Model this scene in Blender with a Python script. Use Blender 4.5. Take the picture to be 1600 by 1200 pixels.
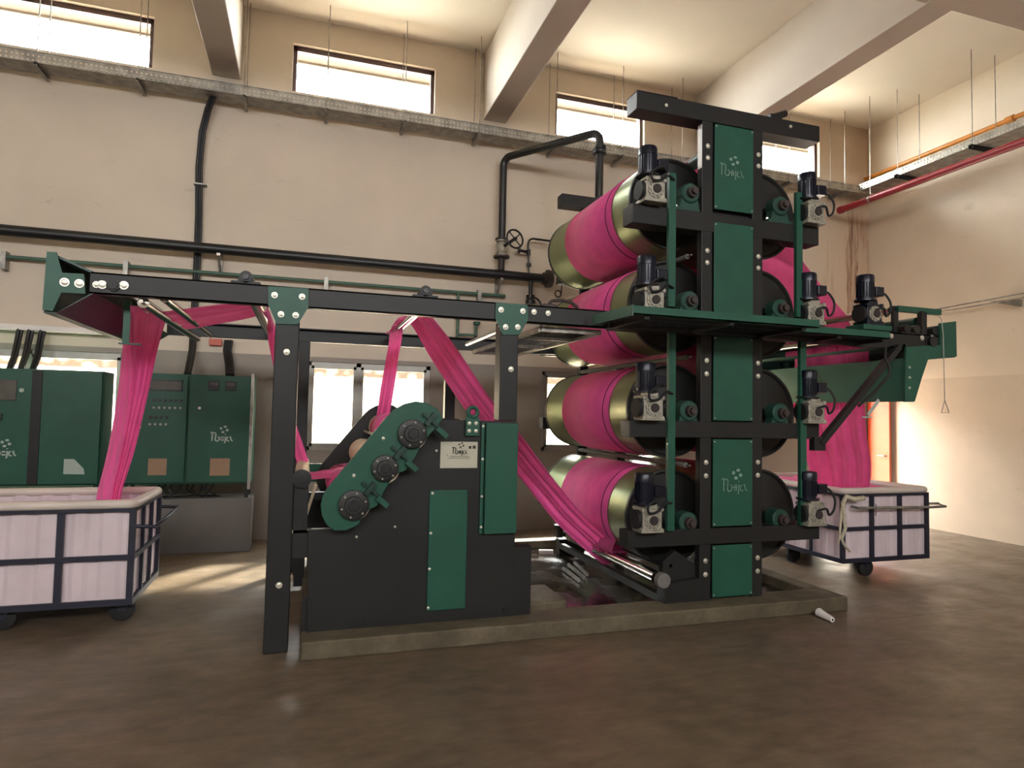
import bpy, bmesh, math, random
from mathutils import Vector, Matrix
C0 = bpy.context.scene
for o in list(bpy.data.objects): bpy.data.objects.remove(o)
COL = C0.collection
PI = math.pi
random.seed(4)

# ------------------------------------------------------------------ camera
F = 1001.633
R = ((0.95158, -0.03352, -0.30560), (-0.30638, -0.03937, -0.95109), (0.01985, 0.99866, -0.04773))   # placeholder, recomputed below
def _frame(vy=(478, 641), vx=(3930, 712)):
    a = (vy[0]-800, -(vy[1]-600)); b = (vx[0]-800, -(vx[1]-600))
    f = math.sqrt(-(a[0]*b[0] + a[1]*b[1]))
    Y = Vector((a[0], a[1], -f)).normalized()
    X = Vector((b[0], b[1], -f)).normalized()
    X = (X - X.dot(Y)*Y).normalized()
    return f, X, Y, X.cross(Y)
F, RX, RY, RZ = _frame()
CAM = Vector((0, 0, 1.6))
cam = bpy.data.cameras.new('camera'); camo = bpy.data.objects.new('camera', cam); COL.objects.link(camo)
cam.sensor_width = 36; cam.sensor_fit = 'HORIZONTAL'; cam.lens = 36*F/1600; cam.clip_end = 200
camo.matrix_world = Matrix.Translation(CAM) @ Matrix((RX, RY, RZ)).to_4x4()
C0.camera = camo

def _ray(x, y):
    v = Vector((x-800, -(y-600), -F)); return Vector((RX.dot(v), RY.dot(v), RZ.dot(v)))
def atY(x, y, Y):
    v = _ray(x, y); return CAM + v*(Y/v.y)
def atX(x, y, X):
    v = _ray(x, y); return CAM + v*(X/v.x)
def atZ(x, y, Z):
    v = _ray(x, y); return CAM + v*((Z-CAM.z)/v.z)

# ------------------------------------------------------------------ world, light, exposure
SKY_REAR, SKY_FRONT = 15.0, 36.0
w = bpy.data.worlds.new('sky'); C0.world = w; w.use_nodes = True
nt = w.node_tree; nt.nodes.clear()
bg = nt.nodes.new('ShaderNodeBackground'); out = nt.nodes.new('ShaderNodeOutputWorld')
bg.inputs[0].default_value = (0.96, 0.98, 1.0, 1)
_tc = nt.nodes.new('ShaderNodeTexCoord'); _sp = nt.nodes.new('ShaderNodeSeparateXYZ'); _mr = nt.nodes.new('ShaderNodeMapRange')
_mr.inputs[1].default_value = -.6; _mr.inputs[2].default_value = .8; _mr.inputs[3].default_value = SKY_REAR; _mr.inputs[4].default_value = SKY_FRONT   # the sun side of the sky lies beyond the back wall
nt.links.new(_tc.outputs['Generated'], _sp.inputs[0]); nt.links.new(_sp.outputs['Y'], _mr.inputs[0]); nt.links.new(_mr.outputs[0], bg.inputs[1])
nt.links.new(bg.outputs[0], out.inputs[0])
C0.view_settings.view_transform = 'Standard'; C0.view_settings.look = 'None'
C0.view_settings.exposure = 0.88; C0.view_settings.gamma = 1.0; C0.view_settings.use_curve_mapping = False

sunl = bpy.data.lights.new('sun', 'SUN'); sunl.energy = 16; sunl.angle = math.radians(4); sunl.color = (1, .95, .84)
suno = bpy.data.objects.new('sun', sunl); COL.objects.link(suno)
suno.rotation_euler = Vector((-1.4, -1.8, -1.65)).to_track_quat('-Z', 'Y').to_euler()
YB, XR, ZC = 8.5, 9.1, 6.65
XL, YF = -9.0, -7.0
HIGH = [(-7.2, -5.36), (-3.74, -1.90), (-.31, 1.53), (3.30, 4.75), (6.45, 8.05)]
LOW = [(-3.95, -2.03), (0.0, 1.57), (3.17, 4.95)]
DOOR = (8.02, 8.92)
FILLWIN = [(-8.2, -5.6), (-4.4, -1.8), (-.6, 2.0), (3.2, 5.8)]
def portal(x, y, z, sx, sz, rx):
    l = bpy.data.lights.new('daylight_portal', 'AREA'); l.shape = 'RECTANGLE'; l.size = sx; l.size_y = sz
    l.cycles.is_portal = True
    o = bpy.data.objects.new('daylight_portal', l); COL.objects.link(o); o.location = (x, y, z); o.rotation_euler = (rx, 0, 0)
for a, b in HIGH: portal((a+b)/2, YB+.3, 5.985, b-a, .66, -PI/2)
for a, b in LOW: portal((a+b)/2, YB+.3, 1.65, b-a, 1.15, -PI/2)
portal(sum(DOOR)/2, YB+.3, 1.1, DOOR[1]-DOOR[0], 2.2, -PI/2)
for a, b in FILLWIN: portal((a+b)/2, YF-.3, 5.6, b-a, 1.5, PI/2)

# ------------------------------------------------------------------ materials
def lin(c):
    return tuple(((v/255)/12.92 if v/255 <= .04045 else ((v/255+.055)/1.055)**2.4) for v in c)
class NT:
    def __init__(s, name):
        s.m = bpy.data.materials.new(name); s.m.use_nodes = True; s.t = s.m.node_tree; s.t.nodes.clear()
        s.out = s.t.nodes.new('ShaderNodeOutputMaterial'); s.b = s.t.nodes.new('ShaderNodeBsdfPrincipled')
        s.t.links.new(s.b.outputs[0], s.out.inputs[0])
    def n(s, t, **k):
        x = s.t.nodes.new(t)
        for a, v in k.items(): setattr(x, a, v)
        return x
    def l(s, a, b): s.t.links.new(a, b)
    def coord(s, scale=(1, 1, 1)):
        g = s.n('ShaderNodeNewGeometry'); m = s.n('ShaderNodeMapping'); m.inputs[3].default_value = scale
        s.l(g.outputs['Position'], m.inputs[0]); return m.outputs[0]
    def noise(s, sc, det=4, scale=(1, 1, 1), rough=.55):
        x = s.n('ShaderNodeTexNoise'); x.inputs['Scale'].default_value = sc; x.inputs['Detail'].default_value = det
        x.inputs['Roughness'].default_value = rough
        s.l(s.coord(scale), x.inputs['Vector']); return x.outputs['Fac']
    def ramp(s, fac, stops):
        r = s.n('ShaderNodeValToRGB'); e = r.color_ramp.elements
        while len(e) < len(stops): e.new(.5)
        for i, (p, c) in enumerate(stops): e[i].position = p; e[i].color = (*c[:3], 1)
        s.l(fac, r.inputs[0]); return r.outputs[0]
    def math(s, op, a, b=None, c=None):
        x = s.n('ShaderNodeMath', operation=op)
        for i, v in enumerate((a, b, c)):
            if v is None: continue
            if isinstance(v, (int, float)): x.inputs[i].default_value = v
            else: s.l(v, x.inputs[i])
        return x.outputs[0]
    def mix(s, fac, a, b, blend='MIX'):
        x = s.n('ShaderNodeMix', data_type='RGBA', blend_type=blend)
        for i, v in ((0, fac), (6, a), (7, b)):
            if isinstance(v, (int, float)): x.inputs[i].default_value = v
            elif isinstance(v, tuple): x.inputs[i].default_value = (*v[:3], 1)
            else: s.l(v, x.inputs[i])
        return x.outputs[2]
    def bump(s, h, st=.2, d=.01):
        x = s.n('ShaderNodeBump'); x.inputs['Strength'].default_value = st; x.inputs['Distance'].default_value = d
        s.l(h, x.inputs['Height']); s.l(x.outputs[0], s.b.inputs['Normal'])

def paint(name, rgb, rough=.5, metal=0., var=.12, sc=6, bump=0., spec=.5):
    c = lin(rgb); t = NT(name)
    lo = tuple(v*(1-var) for v in c); hi = tuple(min(1, v*(1+var)) for v in c)
    f = t.noise(sc)
    t.l(t.ramp(f, [(.3, lo), (.7, hi)]), t.b.inputs['Base Color'])
    t.b.inputs['Roughness'].default_value = rough; t.b.inputs['Metallic'].default_value = metal
    t.b.inputs['Specular IOR Level'].default_value = spec
    if bump: t.bump(t.noise(sc*12), bump, .004)
    return t.m

def wall_material(name, upper, lower, rust=False, dado=2.28):
    t = NT(name)
    sx = t.n('ShaderNodeSeparateXYZ'); g = t.n('ShaderNodeNewGeometry'); t.l(g.outputs['Position'], sx.inputs[0])
    up = t.ramp(t.noise(.9, 5), [(.3, tuple(v*.92 for v in lin(upper))), (.7, tuple(min(1, v*1.05) for v in lin(upper)))])
    lo = t.ramp(t.noise(1.3, 5), [(.3, tuple(v*.90 for v in lin(lower))), (.7, tuple(v*1.06 for v in lin(lower)))])
    z = t.math('GREATER_THAN', sx.outputs['Z'], dado)
    c = t.mix(z, lo, up)
    # scuffs
    sc = t.ramp(t.noise(3.2, 8, (1, 1, 2.2), .7), [(.62, (0, 0, 0)), (.72, (1, 1, 1))])
    c = t.mix(t.math('MULTIPLY', sc, .22), c, lin((120, 100, 85)))
    if rust:
        st = t.noise(1.0, 8, (13, 13, 1.1), .75)
        st = t.ramp(st, [(.52, (0, 0, 0)), (.68, (1, 1, 1))])
        mx = t.n('ShaderNodeMapRange'); mx.inputs[1].default_value = rust[0]; mx.inputs[2].default_value = rust[1]
        t.l(sx.outputs['X'], mx.inputs[0])
        my = t.n('ShaderNodeMapRange'); my.inputs[1].default_value = 5.35; my.inputs[2].default_value = 5.0
        t.l(sx.outputs['Z'], my.inputs[0])
        m = t.math('MULTIPLY', t.math('MULTIPLY', st, mx.outputs[0]), my.outputs[0])
        low = t.n('ShaderNodeMapRange'); low.inputs[1].default_value = 2.3; low.inputs[2].default_value = 3.4
        t.l(sx.outputs['Z'], low.inputs[0])
        m = t.math('MULTIPLY', m, low.outputs[0])
        c = t.mix(t.math('MULTIPLY', mx.outputs[0], .45), c, lin((190, 150, 112)))
        c = t.mix(t.math('MULTIPLY', m, .75), c, lin((140, 84, 50)))
        core = t.math('MULTIPLY', t.math('LESS_THAN', t.math('ABSOLUTE', t.math('SUBTRACT', t.math('ADD', sx.outputs['X'], t.math('MULTIPLY', t.noise(3, 6, (1, 1, .4)), .25)), 8.88)), .12), t.ramp(t.noise(1, 8, (16, 16, .9), .75), [(.42, (0, 0, 0)), (.60, (1, 1, 1))]))
        c = t.mix(t.math('MULTIPLY', t.math('MULTIPLY', core, my.outputs[0]), .8), c, lin((112, 58, 30)))
    t.l(c, t.b.inputs['Base Color']); t.b.inputs['Roughness'].default_value = .55
    t.bump(t.noise(2.5, 8), .25, .03)
    return t.m

M = {}
M['green'] = paint('green_machine_paint', (34, 79, 63), .42, 0, .10, 4, .05, .35)
M['green_dark'] = paint('dark_green_sheet_metal', (29, 54, 46), .4, .2, .15, 3)
M['bearing'] = paint('dull_green_bearing_paint', (32, 68, 56), .55, .1, .2, 8, .1)
M['dark'] = paint('charcoal_machine_paint', (35, 34, 33), .45, 0, .14, 3, .05, .3)
M['disc'] = paint('dark_grey_drum_end', (36, 35, 33), .5, .1, .2, 2.5, .05)
M['black'] = paint('black_paint', (20, 19, 20), .4, 0, .2, 5)
M['navy'] = paint('navy_blue_motor_paint', (19, 21, 34), .3, .2, .15, 6)
M['cast'] = paint('cast_aluminium', (160, 154, 140), .5, .4, .25, 18, .2)
M['bolt'] = paint('zinc_bolt', (205, 200, 185), .35, .6, .1, 30)
M['chrome'] = paint('chrome_roller', (190, 186, 178), .15, 1., .05, 3)
M['hole'] = paint('dark_bore', (44, 34, 32), .7, 0, .2, 10)
M['cream'] = paint('cream_rubber_roller', (226, 206, 176), .5, 0, .05, 6)
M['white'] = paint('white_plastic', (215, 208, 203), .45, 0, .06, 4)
M['frame'] = paint('navy_black_trolley_frame', (36, 36, 50), .45, .2, .2, 6)
M['plastic'] = paint('lilac_white_trolley_tub', (205, 188, 192), .5, 0, .08, 3, .1)
M['rim'] = paint('beige_trolley_rim', (200, 186, 176), .4, 0, .08, 4)
M['rubber'] = paint('black_rubber', (20, 19, 20), .7, 0, .2, 12)
M['galv'] = None
M['window_brown'] = paint('brown_window_frame', (70, 48, 46), .45, 0, .15, 6)
M['window_grey'] = paint('grey_aluminium_frame', (150, 146, 138), .4, .4, .1, 6)
M['reveal'] = paint('window_reveal_plaster', (225, 212, 190), .7, 0, .05, 3)
M['ceiling'] = paint('cream_ceiling_plaster', (233, 223, 206), .8, 0, .05, .8, .1)
M['beam'] = paint('grey_beige_beam_plaster', (198, 187, 174), .75, 0, .05, 1.2, .1)
M['orange_pipe'] = paint('orange_pipe_paint', (196, 122, 36), .4, 0, .12, 8)
M['red_pipe'] = paint('red_pipe_paint', (140, 28, 40), .35, 0, .1, 6)
M['orange'] = paint('orange_door_paint', (196, 96, 62), .5, 0, .08, 4)
M['rust'] = paint('brown_black_iron', (58, 46, 42), .6, 0, .2, 9)
M['green_pipe'] = paint('green_pipe_paint', (70, 98, 82), .5, 0, .1, 9)
M['hop_light'] = paint('pale_green_sheet_metal', (46, 104, 88), .32, .2, .08, 3)
M['kraft'] = paint('brown_paper_notice', (150, 122, 98), .8, 0, .06, 12)
M['screen'] = paint('grey_display_glass', (95, 92, 86), .15, 0, .15, 9)
M['logo'] = paint('pale_grey_lettering', (165, 175, 165), .6, 0, .05, 20)
M['logo_worn'] = paint('worn_pale_lettering', (120, 142, 128), .7, 0, .35, 90)
M['ink'] = paint('dark_ink', (58, 56, 44), .7, 0, .05, 20)
M['label'] = paint('cream_nameplate', (178, 174, 155), .5, 0, .05, 12)
M['redlabel'] = paint('red_box_paint', (190, 90, 70), .5, 0, .05, 12)
M['cab_low'] = paint('grey_cabinet_stand', (104, 100, 96), .6, 0, .08, 3)
M['cloth_strip'] = paint('grubby_cream_cloth', (190, 180, 155), .9, 0, .25, 30, .3)
M['shade'] = paint('weathered_sunshade_concrete', (72, 63, 54), .9, 0, .1, 2)
M['outdoor'] = paint('sunlit_outdoor_wall', (236, 228, 214), .9, 0, .06, 2)

def mat_floor():
    t = NT('brown_cement_floor')
    a = t.noise(.8, 8, (1, 1, 1), .6)
    c = t.ramp(a, [(.3, lin((80, 68, 54))), (.5, lin((99, 84, 66))), (.72, lin((128, 109, 86)))])
    b = t.noise(5, 8, (1, 2.2, 1), .65)
    c = t.mix(.5, c, t.ramp(b, [(.3, lin((68, 57, 46))), (.7, lin((130, 113, 94)))]))
    g = t.n('ShaderNodeNewGeometry'); sx = t.n('ShaderNodeSeparateXYZ'); t.l(g.outputs['Position'], sx.inputs[0])
    wob = t.math('MULTIPLY', t.math('SUBTRACT', t.noise(1.6, 4), .5), .05)
    y = t.math('ADD', sx.outputs['Y'], wob)
    x = t.math('ADD', sx.outputs['X'], wob)
    j = t.math('LESS_THAN', t.math('ABSOLUTE', t.math('SUBTRACT', y, 4.12)), .006)
    j = t.math('MULTIPLY', j, t.math('GREATER_THAN', x, 4.45))
    c = t.mix(t.math('MULTIPLY', j, .75), c, lin((48, 38, 30)))
    t.l(c, t.b.inputs['Base Color'])
    r = t.ramp(t.noise(2.2, 6), [(.3, (.30,)*3), (.7, (.55,)*3)]); t.l(r, t.b.inputs['Roughness'])
    t.b.inputs['Specular IOR Level'].default_value = .45
    t.bump(t.noise(4.5, 8, (1, 1.8, 1)), .35, .012)
    return t.m
M['floor'] = mat_floor()
def mat_curb():
    t = NT('mossy_cement_curb')
    c = t.ramp(t.noise(3, 8, (1, 1, 1), .7), [(.3, lin((68, 60, 45))), (.5, lin((86, 76, 58))), (.75, lin((114, 102, 82)))])
    t.l(c, t.b.inputs['Base Color']); t.b.inputs['Roughness'].default_value = .75
    t.bump(t.noise(14, 8), .5, .015); return t.m
M['curb'] = mat_curb()
def mat_wet():
    t = NT('wet_dark_cement')
    f = t.noise(2.4, 6)
    c = t.ramp(f, [(.35, lin((22, 17, 16))), (.7, lin((46, 38, 32)))])
    t.l(c, t.b.inputs['Base Color'])
    t.l(t.ramp(f, [(.4, (.04,)*3), (.68, (.4,)*3)]), t.b.inputs['Roughness'])
    t.b.inputs['Specular IOR Level'].default_value = .8
    t.bump(t.noise(5, 4), .08, .01); return t.m
M['wet'] = mat_wet()
def mat_fabric(name, rgb, trans=.35):
    t = NT(name)
    c = lin(rgb)
    f = t.noise(160, 3)
    col = t.ramp(t.math('ADD', t.math('MULTIPLY', f, .5), t.math('MULTIPLY', t.noise(7, 5), .5)),
                 [(.35, tuple(v*.86 for v in c)), (.65, tuple(min(1, v*1.12) for v in c))])
    t.l(col, t.b.inputs['Base Color']); t.b.inputs['Roughness'].default_value = .85
    t.b.inputs['Specular IOR Level'].default_value = .15
    t.b.inputs['Sheen Weight'].default_value = .25
    t.bump(t.noise(220, 2), .15, .002)
    tr = t.n('ShaderNodeBsdfTranslucent'); t.l(col, tr.inputs[0])
    mx = t.n('ShaderNodeMixShader'); mx.inputs[0].default_value = trans
    t.l(t.b.outputs[0], mx.inputs[1]); t.l(tr.outputs[0], mx.inputs[2]); t.l(mx.outputs[0], t.out.inputs[0])
    return t.m
M['pink'] = mat_fabric('magenta_cotton', (247, 102, 172), .4)
M['seam'] = paint('dark_seam_thread', (98, 20, 62), .9, 0, .1, 20)
def mat_drum():
    t = NT('olive_coated_steel')
    c = t.ramp(t.noise(1.6, 5, (1, 1, 1), .6), [(.3, lin((112, 124, 84))), (.55, lin((130, 138, 100))), (.75, lin((140, 134, 100)))])
    t.l(c, t.b.inputs['Base Color']); t.b.inputs['Metallic'].default_value = .65
    t.l(t.ramp(t.noise(3, 5), [(.3, (.34,)*3), (.7, (.44,)*3)]), t.b.inputs['Roughness'])
    return t.m
M['drum'] = mat_drum()
def mat_galv(name, perf):
    t = NT(name)
    c = t.ramp(t.noise(9, 5), [(.3, lin((118, 114, 108))), (.7, lin((170, 165, 155)))])
    t.l(c, t.b.inputs['Base Color']); t.b.inputs['Metallic'].default_value = .6; t.b.inputs['Roughness'].default_value = .42
    if perf:
        g = t.n('ShaderNodeNewGeometry'); sx = t.n('ShaderNodeSeparateXYZ'); t.l(g.outputs['Position'], sx.inputs[0])
        k = t.math('ADD', sx.outputs['X'], sx.outputs['Y'])
        s1 = t.math('SINE', t.math('MULTIPLY', k, 2*PI/.05)); s2 = t.math('SINE', t.math('MULTIPLY', sx.outputs['Z'], 2*PI/.05))
        h = t.math('GREATER_THAN', t.math('ADD', s1, s2), 1.05)
        tr = t.n('ShaderNodeBsdfTransparent'); mx = t.n('ShaderNodeMixShader'); t.l(h, mx.inputs[0])
        t.l(t.b.outputs[0], mx.inputs[1]); t.l(tr.outputs[0], mx.inputs[2]); t.l(mx.outputs[0], t.out.inputs[0])
    return t.m
M['galv'] = mat_galv('galvanised_steel', False); M['perf'] = mat_galv('perforated_galvanised_steel', True)
def mat_glass():
    t = NT('window_glass')
    tr = t.n('ShaderNodeBsdfTransparent'); gl = t.n('ShaderNodeBsdfGlossy'); gl.inputs['Roughness'].default_value = .05
    mx = t.n('ShaderNodeMixShader'); mx.inputs[0].default_value = .05
    tr.inputs[0].default_value = (.96, .97, .95, 1)
    t.l(tr.outputs[0], mx.inputs[1]); t.l(gl.outputs[0], mx.inputs[2]); t.l(mx.outputs[0], t.out.inputs[0]); return t.m
M['glass'] = mat_glass()
def mat_rubble():
    t = NT('outdoor_rubble_masonry')
    v = t.n('ShaderNodeTexVoronoi'); v.inputs['Scale'].default_value = 5; t.l(t.coord((1, 1, 1.6)), v.inputs[0])
    c = t.ramp(v.outputs['Distance'], [(.1, lin((150, 138, 118))), (.5, lin((60, 50, 40)))])
    t.l(c, t.b.inputs['Base Color']); t.b.inputs['Roughness'].default_value = .9; return t.m
M['rubble'] = mat_rubble()
M['wall_back'] = wall_material('back_wall_paint', (200, 185, 166), (142, 131, 120), rust=(7.7, 8.9))
M['wall_right'] = wall_material('right_wall_paint', (222, 207, 185), (208, 192, 170))
M['wall_plain'] = wall_material('plain_wall_paint', (205, 196, 182), (158, 148, 138))

# ------------------------------------------------------------------ mesh builder
class MB:
    def __init__(s): s.b = bmesh.new()
    def box(s, x0, x1, y0, y1, z0, z1):
        v = [s.b.verts.new((x, y, z)) for x in (x0, x1) for y in (y0, y1) for z in (z0, z1)]
        for f in ((0, 1, 3, 2), (4, 6, 7, 5), (0, 4, 5, 1), (2, 3, 7, 6), (0, 2, 6, 4), (1, 5, 7, 3)):
            s.b.faces.new([v[i] for i in f])
        return s
    def bar(s, p0, p1, wx, wz, up=(0, 0, 1)):
        p0, p1 = Vector(p0), Vector(p1); d = (p1-p0).normalized(); up = Vector(up)
        if abs(d.dot(up)) > .98: up = Vector((0, 1, 0))
        a = d.cross(up).normalized(); b = a.cross(d).normalized()
        v = []
        for p in (p0, p1):
            for i, j in ((-1, -1), (1, -1), (1, 1), (-1, 1)): v.append(s.b.verts.new(p + a*(i*wx/2) + b*(j*wz/2)))
        for f in ((3, 2, 1, 0), (4, 5, 6, 7), (0, 1, 5, 4), (1, 2, 6, 5), (2, 3, 7, 6), (3, 0, 4, 7)):
            s.b.faces.new([v[i] for i in f])
        return s
    def cyl(s, p0, p1, r, seg=24, r1=None, caps=True):
        p0, p1 = Vector(p0), Vector(p1); d = (p1-p0).normalized(); r1 = r if r1 is None else r1
        up = Vector((0, 0, 1)) if abs(d.z) < .9 else Vector((1, 0, 0))
        a = d.cross(up).normalized(); b = d.cross(a).normalized()
        A = []; B = []
        for i in range(seg):
            t = 2*PI*i/seg; u = a*math.cos(t) + b*math.sin(t)
            A.append(s.b.verts.new(p0+u*r)); B.append(s.b.verts.new(p1+u*r1))
        for i in range(seg):
            j = (i+1) % seg; s.b.faces.new((A[i], A[j], B[j], B[i]))
        if caps: s.b.faces.new(A[::-1]); s.b.faces.new(B)
        return s
    def tube(s, pts, r, seg=10, closed=False):
        pts = [Vector(p) for p in pts]; n = len(pts); rings = []
        prev = None
        for i, p in enumerate(pts):
            if closed: d = (pts[(i+1) % n]-pts[i-1]).normalized()
            else: d = (pts[min(i+1, n-1)]-pts[max(i-1, 0)]).normalized()
            if prev is None:
                up = Vector((0, 0, 1)) if abs(d.z) < .9 else Vector((1, 0, 0)); a = d.cross(up).normalized()
            else:
                a = (prev - d*prev.dot(d)).normalized()
            prev = a; b = d.cross(a)
            rr = r[i] if isinstance(r, (list, tuple)) else r
            rings.append([s.b.verts.new(p + (a*math.cos(2*PI*k/seg)+b*math.sin(2*PI*k/seg))*rr) for k in range(seg)])
        m = n if closed else n-1
        for i in range(m):
            q, w_ = rings[i], rings[(i+1) % n]
            for k in range(seg):
                j = (k+1) % seg; s.b.faces.new((q[k], q[j], w_[j], w_[k]))
        if not closed: s.b.faces.new(rings[0][::-1]); s.b.faces.new(rings[-1])
        return s
    def prism(s, poly, ext):
        ext = Vector(ext); A = [s.b.verts.new(Vector(p)) for p in poly]; B = [s.b.verts.new(Vector(p)+ext) for p in poly]
        n = len(poly); s.b.faces.new(A); s.b.faces.new(B[::-1])
        for i in range(n):
            j = (i+1) % n; s.b.faces.new((A[j], A[i], B[i], B[j]))
        return s
    def lathe(s, origin, axis, prof, seg=32):
        """prof: list of (distance along axis, radius)"""
        o = Vector(origin); d = Vector(axis).normalized(); up = Vector((0, 0, 1)) if abs(d.z) < .9 else Vector((1, 0, 0))
        a = d.cross(up).normalized(); b = d.cross(a).normalized(); rings = []
        for h, r in prof:
            rings.append([s.b.verts.new(o+d*h+(a*math.cos(2*PI*k/seg)+b*math.sin(2*PI*k/seg))*max(r, 1e-4)) for k in range(seg)])
        for q, w_ in zip(rings, rings[1:]):
            for k in range(seg):
                j = (k+1) % seg; s.b.faces.new((q[k], q[j], w_[j], w_[k]))
        s.b.faces.new(rings[0][::-1]); s.b.faces.new(rings[-1])
        return s
    def grid(s, rows):
        V = [[s.b.verts.new(p) for p in r] for r in rows]
        for a, b in zip(V, V[1:]):
            for i in range(len(a)-1): s.b.faces.new((a[i], a[i+1], b[i+1], b[i]))
        return s
    def build(s, name, mat, parent=None, smooth=None, bevel=0, solid=0, loc=None, subsurf=0):
        bmesh.ops.recalc_face_normals(s.b, faces=s.b.faces)
        off = Vector((0, 0, 0))
        p = parent
        while p is not None: off += p.location; p = p.parent
        me = bpy.data.meshes.new(name)
        o = bpy.data.objects.new(name, me); COL.objects.link(o)
        if parent is None:
            vs = [v.co for v in s.b.verts]
            lo = Vector([min(v[i] for v in vs) for i in range(3)]); hi = Vector([max(v[i] for v in vs) for i in range(3)])
            off = Vector(((lo.x+hi.x)/2, (lo.y+hi.y)/2, lo.z)) if loc is None else Vector(loc)
            o.location = off
        else: o.parent = parent
        bmesh.ops.translate(s.b, verts=s.b.verts, vec=-off)
        s.b.to_mesh(me); s.b.free()
        me.materials.append(M[mat] if isinstance(mat, str) else mat)
        if smooth:
            for f in me.polygons: f.use_smooth = True
            try: me.set_sharp_from_angle(angle=math.radians(smooth))
            except Exception: pass
        if solid:
            md = o.modifiers.new('thickness', 'SOLIDIFY'); md.thickness = solid; md.offset = 0
        if bevel:
            md = o.modifiers.new('edges', 'BEVEL'); md.width = bevel; md.segments = 2; md.limit_method = 'ANGLE'; md.angle_limit = math.radians(50)
        return o
def bx(name, mat, parent, x0, x1, y0, y1, z0, z1, bevel=0): return MB().box(x0, x1, y0, y1, z0, z1).build(name, mat, parent, bevel=bevel)
def struct(o): o['kind'] = 'structure'; return o
def tag(o, label, cat, group=None, kind=None):
    o['label'] = label; o['category'] = cat
    if group: o['group'] = group
    if kind: o['kind'] = kind
    return o
def thing(name, loc, label, cat, group=None):
    o = bpy.data.objects.new(name, None); COL.objects.link(o); o.location = loc; o.empty_display_size = .1
    return tag(o, label, cat, group)
def copy_thing(src, loc, label=None, group=None):
    def rec(o, par):
        c = o.copy(); COL.objects.link(c); c.parent = par
        for ch in o.children: rec(ch, c)
        return c
    r = rec(src, None); r.location = loc
    if label: r['label'] = label
    if group: r['group'] = group
    return r

# logo drawn from strokes: emblem of four petals over a five-letter word
LOGO = [[(275, 550), (345, 515), (345, 890)], [(345, 575), (430, 535), (490, 585), (480, 720), (468, 850), (530, 905), (615, 865), (632, 770), (575, 705)],
        [(640, 790), (800, 790)], [(715, 700), (715, 885)], [(775, 700), (775, 885)], [(862, 700), (855, 965), (815, 965)], [(858, 600), (858, 630)],
        [(975, 715), (915, 760), (915, 850), (960, 890), (1015, 880)], [(1050, 690), (1095, 850), (1150, 890)]]
PETALS = [(840, 285, 70, 45), (680, 360, 55, 55), (920, 430, 62, 55), (760, 512, 65, 50)]
def logo(cx, y, cz, width, mat, parent, name='logo', thick=30):
    k = width/880; m = MB()
    q = lambda x, z: (cx+(x-712)*k, cz-(z-600)*k)
    for st in LOGO:
        for (a, b), (c, d) in zip(st, st[1:]):
            x0, z0 = q(a, b); x1, z1 = q(c, d)
            m.bar((x0, y, z0), (x1, y, z1), .0012, thick*1.9*k, up=(0, 1, 0)) if False else m.bar((x0, y, z0), (x1, y, z1), thick*1.9*k, .0012, up=(0, 1, 0))
    for a, b, rx, rz in PETALS:
        x0, z0 = q(a, b)
        m.prism([(x0+rx*k*math.cos(t*PI/5), y-.0006, z0+rz*k*math.sin(t*PI/5)) for t in range(10)], (0, .0012, 0))
    return m.build(name, mat, parent)

# ================================================================== SETTING
def wall_cells(u0, u1, z0, z1, holes, put):
    us = sorted({u0, u1, *[h[0] for h in holes], *[h[1] for h in holes]}); zs = sorted({z0, z1, *[h[2] for h in holes], *[h[3] for h in holes]})
    for a, b in zip(us, us[1:]):
        for c, d in zip(zs, zs[1:]):
            if not any(h[0] <= (a+b)/2 <= h[1] and h[2] <= (c+d)/2 <= h[3] for h in holes): put(a, b, c, d)
WT = .25
struct(MB().box(XL-.3, XR+.3, YF-.3, YB+WT, -.2, 0).build('floor', 'floor'))
struct(MB().box(XL-.3, XR+.3, YF-.3, YB+WT, ZC, ZC+.2).build('ceiling', 'ceiling'))
m = MB()
holes = [(a, b, 5.67, 6.30) for a, b in HIGH] + [(a, b, 1.10, 2.22) for a, b in LOW] + [(DOOR[0], DOOR[1], 0, 2.25)]
wall_cells(XL, XR+.25, 0, ZC, holes, lambda a, b, c, d: m.box(a, b, YB, YB+WT, c, d))
bmesh.ops.remove_doubles(m.b, verts=m.b.verts, dist=1e-5)
struct(m.build('wall_back', 'wall_back'))
struct(MB().box(XR, XR+.25, YF-.25, YB, 0, ZC).build('wall_right', 'wall_right'))
struct(MB().box(XL-.25, XL, YF-.25, YB+WT, 0, ZC).build('wall_left', 'wall_plain'))
m = MB(); wall_cells(XL, XR, 0, ZC, [(a, b, 4.85, 6.35) for a, b in FILLWIN], lambda a, b, c, d: m.box(a, b, YF-.25, YF, c, d))
struct(m.build('wall_front', 'wall_plain'))
# ceiling beams
for i, x in enumerate((-8.08, -4.65, -1.24, 2.22, 5.65)):
    struct(MB().box(x, x+.33, YF, YB, 5.70, ZC).build('trim_%d' % (i+1), 'beam', bevel=.01))
struct(MB().box(XL, XR, 4.27, 4.60, 5.71, ZC).build('trim_6', 'beam', bevel=.01))
# high windows
for i, (a, b) in enumerate(HIGH):
    fr = MB(); y0, y1 = YB+.06, YB+.12; t = .05
    fr.box(a, b, y0, y1, 6.30-t*1.3, 6.30).box(a, b, y0, y1, 5.67, 5.67+.03).box(a, a+t, y0, y1, 5.67, 6.30).box(b-t, b, y0, y1, 5.67, 6.30)
    wnd = struct(fr.build('window_%d' % (i+1), 'window_brown'))
    MB().box(a+t, b-t, y0+.025, y0+.03, 5.70, 6.24).build('window_pane', 'glass', wnd)
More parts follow.
